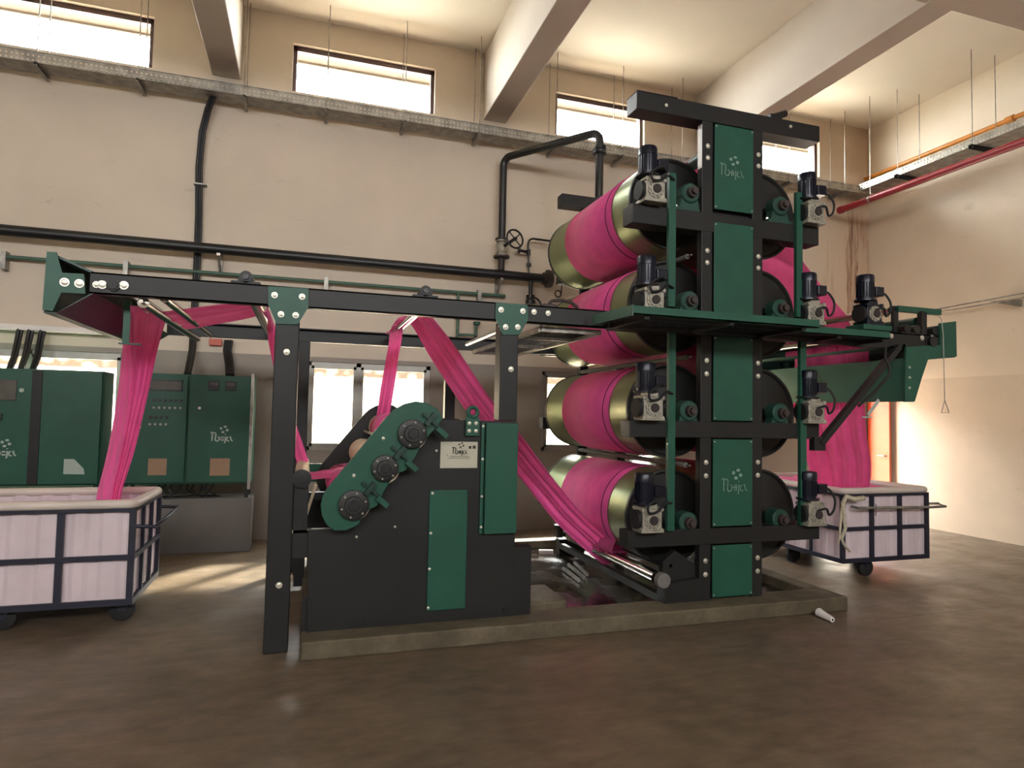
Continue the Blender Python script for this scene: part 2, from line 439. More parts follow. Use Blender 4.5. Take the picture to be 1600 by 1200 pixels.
# low windows: two sliding lights in grey frames
for i, (a, b) in enumerate(LOW):
    fr = MB(); y0, y1 = YB+.02, YB+.10; t = .05; z0, z1 = 1.10, 2.22; c = (a+b)/2 - .15*(i == 1)
    fr.box(a, b, y0, y1, z1-t, z1).box(a, b, y0, y1, z0, z0+t).box(a, a+t, y0, y1, z0, z1).box(b-t, b, y0, y1, z0, z1).box(c-.03, c+.03, y0, y1, z0, z1)
    wnd = struct(fr.build('window_%d' % (i+6), 'window_grey'))
    MB().box(a+t, b-t, y0+.035, y0+.04, z0+t, z1-t).build('window_pane', 'glass', wnd)
    sash = MB()
    for p, q in ((a+t, c-.03), (c+.03, b-t)):
        sash.box(p, q, y0-.01, y0+.03, z1-t-.035, z1-t).box(p, q, y0-.01, y0+.03, z0+t, z0+t+.035).box(p, p+.035, y0-.01, y0+.03, z0+t, z1-t).box(q-.035, q, y0-.01, y0+.03, z0+t, z1-t)
    sash.build('window_sash', 'window_grey', wnd)
# unseen rear windows, added behind the camera to let in fill daylight
for i, (a, b) in enumerate(FILLWIN):
    fr = MB(); t = .06
    fr.box(a, b, YF-.15, YF-.08, 6.29, 6.35).box(a, b, YF-.15, YF-.08, 4.85, 4.91).box(a, a+t, YF-.15, YF-.08, 4.85, 6.35).box(b-t, b, YF-.15, YF-.08, 4.85, 6.35)
    struct(fr.build('window_%d' % (i+9), 'window_brown'))
# door frame and open orange leaf against the right wall
fr = MB(); fr.box(DOOR[0], DOOR[0]+.06, YB-.02, YB+.12, 0, 2.25).box(DOOR[1]-.06, DOOR[1], YB-.02, YB+.12, 0, 2.25).box(DOOR[0], DOOR[1], YB-.02, YB+.12, 2.19, 2.25)
d1 = struct(fr.build('door_1', 'orange'))
lf = MB().box(9.02, 9.06, 8.05, 8.47, .02, 2.18).build('door_leaf', 'orange', d1, bevel=.004)
MB().cyl((9.02, 8.12, 1.05), (8.97, 8.12, 1.05), .012, 10).cyl((8.975, 8.12, 1.05), (8.975, 8.24, 1.05), .01, 10).build('door_handle', 'galv', lf, smooth=40)
# projecting sunshade outside the high windows, ground, boundary wall
struct(MB().box(XL, XR+1, YB+WT, YB+.58, 6.36, 6.46).box(XL, XR+1, YB+.53, YB+.58, 6.33, 6.36).build('trim_7', 'shade'))
tag(MB().box(-30, 30, YB+WT, 40, -.3, -.12).build('outdoor_ground', 'outdoor'), 'pale sunlit ground seen outside the low windows', 'ground')['kind'] = 'structure'
bw = thing('boundary_wall', (0, 11.5, -.12), 'whitewashed boundary wall with rubble stone top outside the low windows', 'wall')
bx('wall_face', 'outdoor', bw, -14, 20, 11.5, 11.8, -.12, 2.2); bx('stone_course', 'rubble', bw, -14, 20, 11.46, 11.8, 2.2, 2.95)

# ---- plinth curb round the machine, wet bed inside
PX0, PX1, PY0, PY1 = .02, 4.42, 4.36, 7.35
m = MB()
m.box(PX0, PX1, PY0, PY0+.30, 0, .12).box(PX1-.17, PX1, PY0+.30, PY1, 0, .12).box(PX0, PX0+.14, PY0+.30, PY1, 0, .12).box(PX0+.14, PX1-.17, PY1-.18, PY1, 0, .12)
curb = thing('machine_plinth', ((PX0+PX1)/2, (PY0+PY1)/2, 0), 'low mossy cement curb around the wet bed under the drying machine', 'plinth')
curb['kind'] = 'structure'
m.build('curb', 'curb', curb, bevel=.012)
bx('wet_bed', 'wet', curb, PX0+.14, PX1-.17, PY0+.30, PY1-.18, 0, .035)

# ---- services on the back wall: cable tray with hangers
tray = thing('cable_tray', (0, 8.27, 5.33), 'long perforated galvanised cable tray hung along the back wall under the high windows', 'cable tray')
MB().box(XL+.1, XR-.1, 8.13, 8.134, 5.34, 5.46).box(XL+.1, XR-.1, 8.396, 8.40, 5.34, 5.46).build('side_rail', 'perf', tray)
MB().box(XL+.1, XR-.1, 8.13, 8.40, 5.336, 5.341).box(XL+.1, XR-.1, 8.122, 8.136, 5.455, 5.463).box(XL+.1, XR-.1, 8.122, 8.136, 5.336, 5.344).build('tray_base', 'galv', tray)
cb = MB()
for k in range(5): cb.tube([(x*.9, 8.17+.045*k+.01*math.sin(x*1.3+k), 5.362+.006*math.sin(x*2+k*2)) for x in range(-9, 10)], .013, 6)
cb.build('cables', 'black', tray)
def hanger(x, y0, y1, zb, dx=0, dy=1):
    t = thing('tray_hanger', (x, (y0+y1)/2, zb), '', 'hanger', 'threaded rod hangers of the back wall cable tray')
    for yy in (y0, y1): MB().cyl((x, yy, zb-.03), (x, yy, ZC), .006, 6).build('rod', 'galv', t)
    MB().box(x-.02, x+.02, y0-.04, y1+.04, zb-.012, zb).box(x-.02, x+.02, y0-.04, y1+.04, zb-.05, zb-.045).box(x-.02, x-.015, y0-.04, y1+.04, zb-.05, zb).build('angle_bracket', 'galv', t)
    return t
h0 = hanger(.12, 8.115, 8.415, 5.335); h0['label'] = 'pair of thin rods crossing the left half of the second high window'
names = {-2.93: 'pair of thin rods holding the wall tray before the far left high window', -1.95: 'pair of thin rods holding the wall tray at right edge of far left high window',
         -.83: 'pair of thin rods holding the wall tray just right of the left ceiling beam', 1.08: 'pair of thin rods crossing the right half of the second high window',
         2.07: 'pair of thin rods holding the wall tray just left of the middle ceiling beam', 3.17: 'pair of thin rods left of the third high window',
         4.19: 'pair of thin rods crossing the third high window', 5.17: 'pair of thin rods behind the top arm of the drying tower',
         6.15: 'pair of thin rods hidden behind the green tower column', 7.1: 'pair of thin rods in front of the glaring window right of the tower', 8.2: 'pair of thin rods holding the wall tray at the right hand corner'}
for x, lb in names.items(): copy_thing(h0, (x, 8.265, 5.335), lb)
# ---- side tray along the right wall
st = thing('side_cable_tray', (8.6, 2, 5.33), 'perforated galvanised cable tray running along the right wall between orange and red pipes', 'cable tray')
MB().box(8.42, 8.424, -6.8, 8.05, 5.34, 5.44).box(8.776, 8.78, -6.8, 8.05, 5.34, 5.44).build('side_rail', 'perf', st)
MB().box(8.42, 8.78, -6.8, 8.05, 5.336, 5.341).build('tray_base', 'galv', st)
hs = thing('side_tray_hanger', (8.6, 7.3, 5.335), 'pair of thin rods holding the right wall tray nearest the corner', 'hanger', 'threaded rod hangers of the right wall tray')
for xx in (8.38, 8.82): MB().cyl((xx, 7.3, 5.30), (xx, 7.3, ZC), .006, 6).build('rod', 'galv', hs)
MB().box(8.33, 8.87, 7.28, 7.32, 5.322, 5.334).box(8.33, 8.87, 7.315, 7.32, 5.28, 5.334).build('angle_bracket', 'dark', hs)
copy_thing(hs, (8.6, 6.16, 5.335), 'pair of thin rods holding the right wall tray near the picture edge')
tag(MB().cyl((8.97, 8.45, 5.74), (8.97, -6.9, 5.74), .034, 14).cyl((8.97, 6.12, 5.74), (8.97, 6.02, 5.74), .05, 14).build('orange_pipe', 'orange_pipe', smooth=40), 'slim orange gas pipe running high along the right wall above the cable tray', 'pipe')
rp = MB().cyl((8.17, 8.2, 5.03), (8.17, -6.9, 5.03), .052, 20).cyl((8.17, 8.2, 5.03), (8.17, 8.14, 5.03), .062, 20).build('red_pipe', 'red_pipe', smooth=40)
tag(rp, 'thick red pipe with a blank end hanging below the right wall cable tray', 'pipe')
m = MB()
for yy in (7.6, 4.6, 1.6, -1.4, -4.4): m.cyl((8.17, yy, 5.08), (8.17, yy, ZC-.003), .006, 6).cyl((8.17, yy-.015, 5.03), (8.17, yy+.015, 5.03), .058, 16)
m.build('pipe_clamp', 'galv', rp, smooth=40)

# ---- black steam main, riser, valve
sp = thing('steam_pipe', (0, 8.3, 3.44), 'long thick black steam pipe running along the back wall above the machine', 'pipe')
MB().cyl((XL, 8.3, 3.50), (3.13, 8.3, 3.50), .062, 20).build('pipe_run', 'black', sp, smooth=40)
MB().cyl((3.08, 8.3, 3.50), (3.12, 8.3, 3.50), .085, 20).cyl((3.13, 8.3, 3.50), (3.17, 8.3, 3.50), .125, 20).cyl((3.17, 8.3, 3.50), (3.20, 8.3, 3.50), .12, 20).build('blind_flange', 'rust', sp, smooth=40)
for x in (-5.2, -1.05, 2.46):
    MB().box(x-.02, x+.02, 8.22, 8.5, 3.41, 3.44).box(x-.02, x+.02, 8.46, 8.5, 3.22, 3.56).bar((x, 8.25, 3.42), (x, 8.48, 3.24), .03, .012).build('wall_bracket', 'galv', sp)
def arc(c, r, a0, a1, n, u, v):
    c = Vector(c); u = Vector(u); v = Vector(v)
    return [c + u*(r*math.cos(a0+(a1-a0)*i/n)) + v*(r*math.sin(a0+(a1-a0)*i/n)) for i in range(n+1)]
ris = thing('riser_pipe', (2.48, 8.3, 3.55), 'black riser pipe bent over the third bay and joined to the drying tower', 'pipe')
pA = Vector((2.47, 8.3, 5.12)); pB = atZ(940, 243, 5.12); pB = Vector((3.35, 7.1, 5.12))
dh = (pB-pA); dh.z = 0; dh.normalize(); Z = Vector((0, 0, 1))
pts = [Vector((2.47, 8.3, 3.98))]
pts += arc(pA + dh*.12 - Z*.12, .12, PI, PI/2, 6, dh, Z)
pts += arc(pB - dh*.12 - Z*.12, .12, PI/2, 0, 6, dh, Z)
pts += [Vector((pB.x, pB.y, 4.24))]
MB().tube(pts, .05, 14).build('pipe_run', 'black', ris, smooth=40)
MB().cyl((2.47, 8.3, 3.56), (2.47, 8.3, 3.76), .045, 14).build('lower_stub', 'rust', ris, smooth=40)
MB().cyl((pB.x, pB.y, 4.84), (pB.x, pB.y, 4.88), .085, 18).cyl((pB.x, pB.y, 4.89), (pB.x, pB.y, 4.93), .085, 18).build('flange', 'black', ris, smooth=40)
vl = thing('globe_valve', (2.47, 8.3, 3.72), 'pale cast globe valve with black handwheel at foot of riser pipe', 'valve')
MB().lathe((2.47, 8.3, 3.74), (0, 0, 1), [(0, .1), (.03, .1), (.031, .05), (.07, .07), (.12, .085), (.17, .07), (.21, .05), (.211, .08), (.24, .08)]).build('valve_body', 'cast', vl, smooth=35)
MB().cyl((2.47, 8.3, 3.73), (2.47, 8.3, 3.755), .11, 20).cyl((2.47, 8.3, 3.97), (2.47, 8.3, 3.995), .09, 20).build('flange', 'rust', vl, smooth=40)
MB().cyl((2.47, 8.28, 3.87), (2.56, 8.05, 3.93), .022, 12).build('stem', 'black', vl, smooth=40)
hc = Vector((2.57, 8.03, 3.935)); hd = Vector((.25, -.93, .1)).normalized(); ha = hd.cross(Z).normalized(); hb = ha.cross(hd)
mm = MB().tube([hc+(ha*math.cos(t*PI/14)+hb*math.sin(t*PI/14))*.125 for t in range(28)], .013, 8, closed=True).cyl(hc-hd*.02, hc+hd*.02, .025, 12)
for k in range(4):
    t = PI/4+k*PI/2; mm.cyl(hc, hc+(ha*math.cos(t)+hb*math.sin(t))*.125, .009, 8)
mm.build('handwheel', 'black', vl, smooth=40)
# small bypass line
bp = thing('bypass_line', (2.88, 8.35, 3.2), 'thin black bypass line with small valve crossing the end of the steam pipe', 'pipe')
bpts = [Vector((2.89, 8.36, 3.55)), Vector((2.87, 8.36, 3.95))] + arc((2.95, 8.36, 3.98), .08, PI, PI/2, 5, (1, 0, 0), (0, 0, 1)) + [Vector((3.6, 8.36, 4.05))]
MB().tube(bpts, .014, 8).build('thin_pipe', 'black', bp, smooth=40)
MB().cyl((2.88, 8.36, 3.86), (2.74, 8.33, 3.87), .02, 10).cyl((2.74, 8.33, 3.87), (2.72, 8.33, 3.87), .045, 12).cyl((2.88, 8.36, 3.82), (2.88, 8.36, 3.90), .028, 10).cyl((2.885, 8.36, 3.66), (2.885, 8.36, 3.71), .035, 6).build('needle_valve', 'black', bp, smooth=40)
MB().cyl((2.90, 8.3, 3.47), (2.90, 8.3, 3.20), .03, 12).cyl((2.90, 8.3, 3.25), (2.90, 8.3, 3.20), .06, 12).cyl((2.90, 8.3, 3.18), (2.90, 8.3, 3.13), .07, 12).tube(arc((2.93, 8.28, 3.1), .12, PI/2, 0, 6, (1, 0, 0), (0, 0, 1))+[Vector((3.06, 8.28, 2.8))], .014, 8).build('drain_stub', 'black', bp, smooth=40)
wl = arc(atY(872, 459, 8.3), .045, PI*.1, PI*2.0, 14, (1, 0, 0), (0, 0, 1)) + [atY(878, 445, 8.3), atY(890, 430, 8.3)]
tag(MB().tube(wl, .01, 6).build('wire_loop', 'rust', smooth=40), 'small loop of dark wire hanging beside the blind flange', 'wire')
# green water line
gp = thing('green_pipe', (0, 8.42, 3.2), 'slim green pipe clamped along the back wall below the black steam pipe', 'pipe')
MB().cyl((XL+.02, 8.42, 3.225), (2.57, 8.42, 3.235), .022, 10).build('pipe_run', 'green_pipe', gp, smooth=40)
MB().cyl((1.91, 8.42, 3.23), (1.91, 8.42, 2.0), .020, 10).cyl((1.91, 8.42, 2.90), (1.91, 8.42, 2.86), .035, 8).build('drop_pipe', 'green_pipe', gp, smooth=40)
for x in (-5.4, -3.24, -2.05, .19, 2.2): MB().box(x-.025, x+.025, 8.39, 8.495, 3.09, 3.29).build('wall_clamp', 'galv', gp)
tv = thing('tap', (2.1, 8.42, 2.66), 'small green stop tap on the drop pipe behind the far machine beam', 'tap')
MB().cyl((1.91, 8.40, 2.66), (2.16, 8.36, 2.66), .018, 10).cyl((2.16, 8.40, 2.58), (2.16, 8.40, 2.80), .02, 10).build('tap_body', 'green_pipe', tv, smooth=40)
MB().cyl((2.16, 8.36, 2.80), (2.16, 8.36, 2.84), .05, 12).build('tap_wheel', 'green', tv, smooth=40)
# black cable bundle down the wall to the cabinet
def cable_drop(pp, r, label, name='cable_bundle', n=3, group=None):
    m = MB()
    for k in range(n): m.tube([Vector(p)+Vector((r*1.3*(k-(n-1)/2), .012*(k % 2), 0)) for p in pp], r, 8)
    return tag(m.build(name, 'black', smooth=40), label, 'cable', group)
cbl = cable_drop([(-1.18, 8.28, 5.36), (-1.25, 8.36, 5.2), (-1.31, 8.42, 4.95), (-1.33, 8.43, 4.5), (-1.31, 8.43, 3.9), (-1.305, 8.43, 3.4), (-1.31, 8.43, 2.8), (-1.31, 8.40, 2.3), (-1.31, 8.15, 1.99)], .018, 'long black cable bundle dropping from the cable tray down the wall to the cabinet')
for z in (4.3, 3.55, 2.75): MB().box(-1.38, -1.24, 8.40, 8.495, z-.008, z+.008).build('cable_clip', 'galv', cbl)
cable_drop([(-.92, 8.43, 2.43), (-.93, 8.42, 2.3), (-.90, 8.38, 2.15), (-.86, 8.15, 1.99)], .022, 'short thick black flexible conduit entering the right cabinet top')
for i, xx in enumerate((-3.03, -2.93, -2.82)):
    cable_drop([(xx, 8.36, 2.44), (xx-.01, 8.34, 2.30), (xx, 8.25, 2.12), (xx, 8.15, 1.97)], .02, ('leftmost', 'middle', 'rightmost')[i]+' of three black cable drops entering the left cabinet top', n=2)
tag(MB().box(-4.2, -1.95, 8.34, 8.5, 2.42, 2.48).build('wall_duct', 'white', bevel=.008), 'pale horizontal cable duct on the wall above the left window', 'duct')
tag(MB().box(-1.14, -1.0, 8.44, 8.5, 2.36, 2.44).build('switch_box', 'redlabel', bevel=.006), 'small reddish box on the wall above the right cabinet', 'box')

# ================================================================== CONTROL CABINETS
def cabinet(name, x0, x1, y0, label):
    c = thing(name, ((x0+x1)/2, y0+.2, 0), label, 'cabinet')
    bx('cabinet_body', 'green', c, x0, x1, y0+.02, y0+.38, .76, 1.97, .006)
    MB().box(x0+.02, x0+.06, y0+.03, y0+.07, .60, .76).box(x1-.06, x1-.02, y0+.03, y0+.07, .60, .76).box(x0+.02, x0+.06, y0+.33, y0+.37, .60, .76).box(x1-.06, x1-.02, y0+.33, y0+.37, .60, .76).build('stand_leg', 'dark', c)
    bx('plinth_box', 'cab_low', c, x0-.02, x1+.02, y0+.02, y0+.44, 0, .60, .006)
    m = MB(); r = random.Random(7)
    for k in range(9):
        xx = x0+.35+k*.07; m.tube([(xx, y0+.2, .77), (xx+r.uniform(-.05, .05), y0+.12, .70), (xx+r.uniform(-.12, .12), y0+.1, .63), (xx+r.uniform(-.2, .2), y0+.2, .602)], .009, 6)
    m.build('cables', 'black', c, smooth=40)
    return c
cr = cabinet('control_cabinet', -1.86, -.57, 7.83, 'green two-door control cabinet with buttons, meters and notices, right of the window')
mid = -1.235
dl = bx('door', 'green', cr, -1.85, mid-.012, 7.81, 7.83, .78, 1.955, .004); dr = bx('door', 'green', cr, mid+.012, -.58, 7.81, 7.83, .78, 1.955, .004)
bx('display_window', 'screen', dl, -1.66, -1.31, 7.800, 7.81, 1.79, 1.89, .003)
MB().box(-1.675, -1.295, 7.797, 7.81, 1.885, 1.90).box(-1.675, -1.295, 7.797, 7.81, 1.78, 1.795).box(-1.675, -1.66, 7.797, 7.81, 1.78, 1.90).box(-1.31, -1.295, 7.797, 7.81, 1.78, 1.90).build('display_bezel', 'black', dl)
for row, (z, xs) in enumerate(((1.675, 6), (1.595, 6), (1.49, 4), (1.415, 4))):
    for k in range(xs):
        xx = (-1.31 if row < 2 else -1.445)-k*.052
        if row % 2 == 0: MB().cyl((xx, 7.81, z), (xx, 7.802, z), .018, 12).cyl((xx, 7.802, z), (xx, 7.795, z), .012, 12).build('indicator', 'black', dl, smooth=40)
        else: MB().cyl((xx, 7.81, z), (xx, 7.795, z), .013, 12).bar((xx-.012, 7.79, z+.006), (xx+.012, 7.79, z-.008), .008, .006).build('selector_knob', 'cast', dl, smooth=40)
bx('paper_notice', 'kraft', dl, -1.60, -1.42, 7.808, 7.81, .865, 1.045)
MB().cyl((-1.70, 7.81, 1.38), (-1.70, 7.795, 1.38), .016, 12).build('lock', 'bolt', dl, smooth=40)
for xx in (-.985, -.81):
    me = bx('panel_meter', 'black', dr, xx-.055, xx+.055, 7.798, 7.81, 1.80, 1.905, .004); bx('meter_glass', 'screen', me, xx-.042, xx+.042, 7.796, 7.798, 1.855, 1.89)
bx('paper_notice', 'kraft', dr, -.99, -.79, 7.808, 7.81, .855, 1.045)
MB().cyl((-1.12, 7.81, 1.60), (-1.12, 7.795, 1.60), .016, 12).build('lock', 'bolt', dr, smooth=40)
logo(-.885, 7.808, 1.315, .23, 'logo', dr)
MB().box(-.60, -.57, 7.80, 7.83, .70, 2.0).build('edge_strip', 'galv', cr)
cl = cabinet('control_cabinet', -3.9, -2.06, 7.83, 'green control cabinet with display screen behind the left trolley, in front of window')
d1_ = bx('door', 'green', cl, -3.85, -2.70, 7.81, 7.83, .78, 1.955, .004); d2_ = bx('door', 'green', cl, -2.61, -2.07, 7.81, 7.83, .78, 1.955, .004)
bx('divider', 'dark', cl, -2.70, -2.61, 7.805, 7.83, .78, 1.955)
bx('display_window', 'screen', d1_, -3.25, -2.83, 7.800, 7.81, 1.64, 1.85, .003)
MB().cyl((-2.785, 7.81, 1.745), (-2.785, 7.80, 1.745), .022, 14).build('button', 'logo', d1_, smooth=40)
for z in (1.45, 1.49): MB().cyl((-2.955, 7.81, z), (-2.955, 7.795, z), .018, 12).build('button', 'black', d1_, smooth=40)
logo(-2.92, 7.808, 1.15, .23, 'logo', d1_)
MB().prism([(-2.38, 7.806, 1.04), (-2.29, 7.806, 1.04), (-2.20, 7.806, .94), (-2.19, 7.806, .88), (-2.38, 7.806, .885)], (0, .004, 0)).build('torn_sticker', 'logo', d2_)
MB().box(-1.99, -1.93, 8.40, 8.47, 1.1, 1.97).build('white_trunking', 'white')
o = bpy.data.objects['white_trunking']; tag(o, 'white vertical cable trunking standing in the gap between the two cabinets', 'trunking')

# ================================================================== GANTRY (fabric guiding frame)
GY = 4.55
ZT0, ZT1 = 2.295, 2.43
gan = thing('gantry_frame', (2.2, 5.7, 0), 'long charcoal overhead frame with green gussets carrying fabric over the squeezing unit', 'machine frame')
def channel(x0, x1, yf, name, flip=1, mat='dark'):
    d = .07*flip
    m = MB().box(x0, x1, min(yf, yf+.008*flip), max(yf, yf+.008*flip), ZT0, ZT1)
    m.box(x0, x1, min(yf, yf+d), max(yf, yf+d), ZT1-.010, ZT1).box(x0, x1, min(yf, yf+d), max(yf, yf+d), ZT0, ZT0+.010)
    return m.build(name, mat, gan)
channel(-1.30, 3.09, GY, 'near_beam'); channel(3.70, 5.72, GY, 'near_beam')
channel(-1.30, 5.72, 6.87, 'far_beam', -1)
for (x0, x1, yy, z0) in ((-.215, -.06, GY, 0), (1.36, 1.50, GY, 1.55)):
    MB().box(x0, x1, yy-.005, yy+.14, z0, ZT0).build('near_post', 'dark', gan, bevel=.008)
MB().box(-.09, .02, 6.78, 6.88, 0, ZT0).build('far_post', 'dark', gan, bevel=.008); MB().box(1.42, 1.53, 6.78, 6.88, 1.4, ZT0).build('far_post', 'dark', gan, bevel=.008)
def gusset(px, parent=gan):
    g_ = MB().prism([Vector((p.x, GY-.018, p.z)) for p in (atY(x, y, GY-.018) for x, y in px)], (0, .012, 0)).build('gusset_plate', 'green', parent)
    return g_
def bolts(pts, y, parent, r=.014, name='bolt'):
    for x, z in pts:
        MB().lathe((x, y, z), (0, -1, 0), [(0, r*1.5), (.003, r*1.5), (.0031, r), (.010, r), (.012, r*.6)], 12).build(name, 'bolt', parent, smooth=40)
g1 = gusset([(419, 447), (482, 451), (482, 480), (465, 507), (432, 506), (419, 476)])
g2 = gusset([(775, 473), (824, 476), (825, 500), (812, 523), (786, 523), (774, 497)])
def pxb(lst, y): return [(p.x, p.z) for p in (atY(a, b, y) for a, b in lst)]
bolts(pxb([(429, 461), (472, 463.5), (439, 491), (462, 492.5)], GY-.018), GY-.018, g1)
bolts(pxb([(783, 484), (817, 486), (790, 511), (809, 511)], GY-.018), GY-.018, g2)
bolts(pxb([(834, 487.5), (856, 489.5), (151, 445), (448, 550), (436, 914), (798, 577)], GY), GY-.006, gan)
# end plate with bolts and sheet-metal hood across the left end
ep = MB().prism([Vector((p.x, GY-.02, p.z)) for p in (atY(x, y, GY-.02) for x, y in [(73, 393), (88, 394), (97, 426), (131, 428), (133, 459), (96, 457), (82, 486), (66, 484)])], (0, .015, 0)).build('end_plate', 'green', gan)
bolts(pxb([(101, 441), (124, 443)], GY-.02), GY-.02, ep, .018)
bolts(pxb([(160, 445), (194, 446)], GY), GY-.004, gan, .018)
MB().lathe((atY(177, 446, GY).x, GY, atY(177, 446, GY).z), (0, -1, 0), [(0, .038), (.012, .038), (.013, .028), (.02, .026)], 20).build('bearing_cap', 'dark', gan, smooth=40)
hd_ = MB()
hd_.prism([(-1.535, GY, 2.165), (-1.525, GY, 2.165), (-1.50, GY, 2.52), (-1.51, GY, 2.52)], (0, 2.3, 0))
hd_.prism([(-1.51, GY, 2.515), (-1.50, GY, 2.525), (-1.29, GY, 2.435), (-1.30, GY, 2.425)], (0, 2.3, 0))
hd_.prism([(-1.47, GY, 2.158), (-1.535, GY, 2.158), (-1.535, GY, 2.166), (-1.47, GY, 2.166)], (0, 2.3, 0))
hd_.prism([(-1.47, GY, 2.160), (-1.46, GY, 2.166), (-1.27, GY, 2.30), (-1.28, GY, 2.305)], (0, 2.3, 0))
hd_.build('end_hood', 'green_dark', gan)
MB().box(-1.17, -1.13, 4.80, 4.815, 2.02, 2.30).box(-1.19, -1.06, 4.79, 4.825, 2.01, 2.02).build('guide_bracket', 'green', gan)
def roller(name, x, z, y0, y1, r, mat, parent, seg=20):
    return MB().lathe((x, y0, z), (0, 1, 0), [(0, r*.35), (.06, r*.35), (.061, r), (y1-y0-.061, r), (y1-y0-.06, r*.35), (y1-y0, r*.35)], seg).build(name, mat, parent, smooth=40)
roller('guide_roller', -1.02, 2.27, GY+.02, 6.82, .035, 'chrome', gan); roller('guide_roller', -.90, 2.31, GY+.02, 6.82, .03, 'chrome', gan)
roller('guide_roller', -.36, 2.36, GY+.02, 6.82, .05, 'chrome', gan); roller('guide_roller', .80, 2.375, GY+.02, 6.82, .032, 'chrome', gan)
roller('guide_roller', 1.40, 2.24, GY+.02, 5.8, .022, 'chrome', gan)
for px in ((385, 436), (664, 456)):
    p = atY(*px, GY+.04)
    b_ = MB().box(p.x-.09, p.x+.09, GY, GY+.08, ZT1, ZT1+.015).lathe((p.x, GY, ZT1+.045), (0, 1, 0), [(0, .04), (.08, .04)], 18).box(p.x-.05, p.x+.05, GY+.01, GY+.07, ZT1+.01, ZT1+.04).build('bearing_block', 'dark', gan, smooth=30)
    MB().cyl((p.x, GY, ZT1+.045), (p.x, GY-.012, ZT1+.045), .018, 12).build('shaft_end', 'black', b_, smooth=40)

# small support grating between gantry and tower
wk2 = thing('side_grating', (2.0, 5.6, 2.28), 'narrow mesh grating seen from below between the overhead frame and drums', 'grating')
m = MB(); x0, x1, y0, y1 = 1.72, 2.22, 4.66, 6.75
for xx in (x0, x1): m.box(xx-.015, xx+.015, y0, y1, 2.25, 2.29)
for yy in (y0, 5.2, 5.9, y1): m.box(x0, x1, yy-.015, yy+.015, 2.25, 2.29)
m.build('grating_frame', 'galv', wk2)
m = MB()
for k in range(34): yy = y0+.03+k*.061; m.box(x0, x1, yy-.006, yy+.006, 2.275, 2.283)
for k in range(10): xx = x0+.03+k*.05; m.box(xx-.004, xx+.004, y0, y1, 2.275, 2.283)
m.build('grating_mesh', 'dark', wk2)

# ================================================================== SQUEEZING UNIT
sq = thing('squeezing_unit', (.8, 5.5, .04), 'charcoal fabric squeezing unit with inclined green roller plate and green covers', 'machine')
prof = [(.06, .05), (.04, .80), (.30, .80), (.92, 1.553), (1.505, 1.545), (1.505, .05)]
MB().prism([(x, GY, z) for x, z in prof], (0, .06, 0)).build('near_side_wall', 'dark', sq, bevel=.004)
MB().prism([(x, 6.45, z) for x, z in prof], (0, .05, 0)).build('far_side_wall', 'dark', sq)
MB().box(1.46, 1.505, GY+.06, 6.45, .05, 1.54).box(.93, 1.46, GY+.06, 6.45, 1.44, 1.47).box(.05, 1.46, GY+.06, 6.45, .05, .09).build('cross_wall', 'dark', sq)
MB().box(.02, .06, GY+.03, GY+.1, .05, .34).build('skirt_corner', 'dark', sq)
bx('base_skirt', 'dark', sq, 1.505, 1.64, GY+.01, GY+.10, .05, .62)
bx('cover_panel', 'green', sq, .855, 1.135, GY-.02, GY, .205, 1.05, .006)
bx('side_cover', 'green', sq, 1.255, 1.50, GY-.045, GY, .73, 1.535, .006)
bx('cover_strip', 'green', sq, 1.225, 1.248, GY-.02, GY, .73, 1.535, .003)
bolts([(1.237, z) for z in (1.51, 1.27, 1.0, .78)]+[(.875, 1.03), (.87, .75), (.868, .5), (.865, .23)], GY-.021, sq, .007)
bolts([(.62, .80), (.36, .74), (.98, 1.30), (.9, 1.33)], GY, sq, .006)
MB().cyl((.39, GY, .165), (.39, GY-.01, .165), .022, 14).build('drain_plug', 'black', sq); MB().cyl((1.44, GY, .165), (1.44, GY-.01, .165), .022, 14).build('drain_plug', 'black', sq)
lug = [(1.105, 1.44), (1.105, 1.60)] + [(1.155+.05*math.cos(t), 1.60+.05*math.sin(t)) for t in [PI*(1-k/10) for k in range(1, 10)]] + [(1.205, 1.60), (1.205, 1.44)]
m = MB(); outer = lug; n = 24
# lug with a round eye: plate below, ring above
m.box(1.105, 1.205, GY-.03, GY-.018, 1.44, 1.575)
ring = [(1.155+.036*math.cos(2*PI*k/n), 1.61+.036*math.sin(2*PI*k/n)) for k in range(n)]
m.tube([(x, GY-.024, z) for x, z in ring], .015, 8, closed=True)
lg = m.build('lifting_lug', 'green', sq, smooth=40); bolts([(1.13, 1.53), (1.18, 1.53), (1.13, 1.475), (1.18, 1.475)], GY-.03, lg, .009)
npl = bx('nameplate', 'label', sq, .928, 1.203, GY-.004, GY, 1.205, 1.395, .002)
MB().box(1.0, 1.14, GY-.0062, GY-.0056, 1.288, 1.291).box(.985, 1.15, GY-.0062, GY-.0056, 1.275, 1.278).build('small_print', 'ink', npl)
logo(1.068, GY-.0062, 1.345, .112, 'ink', npl)
MB().box(1.135, 1.155, GY-.006, GY-.004, 1.345, 1.365).box(1.165, 1.188, GY-.006, GY-.004, 1.345, 1.368).build('stamp_mark', 'ink', npl)
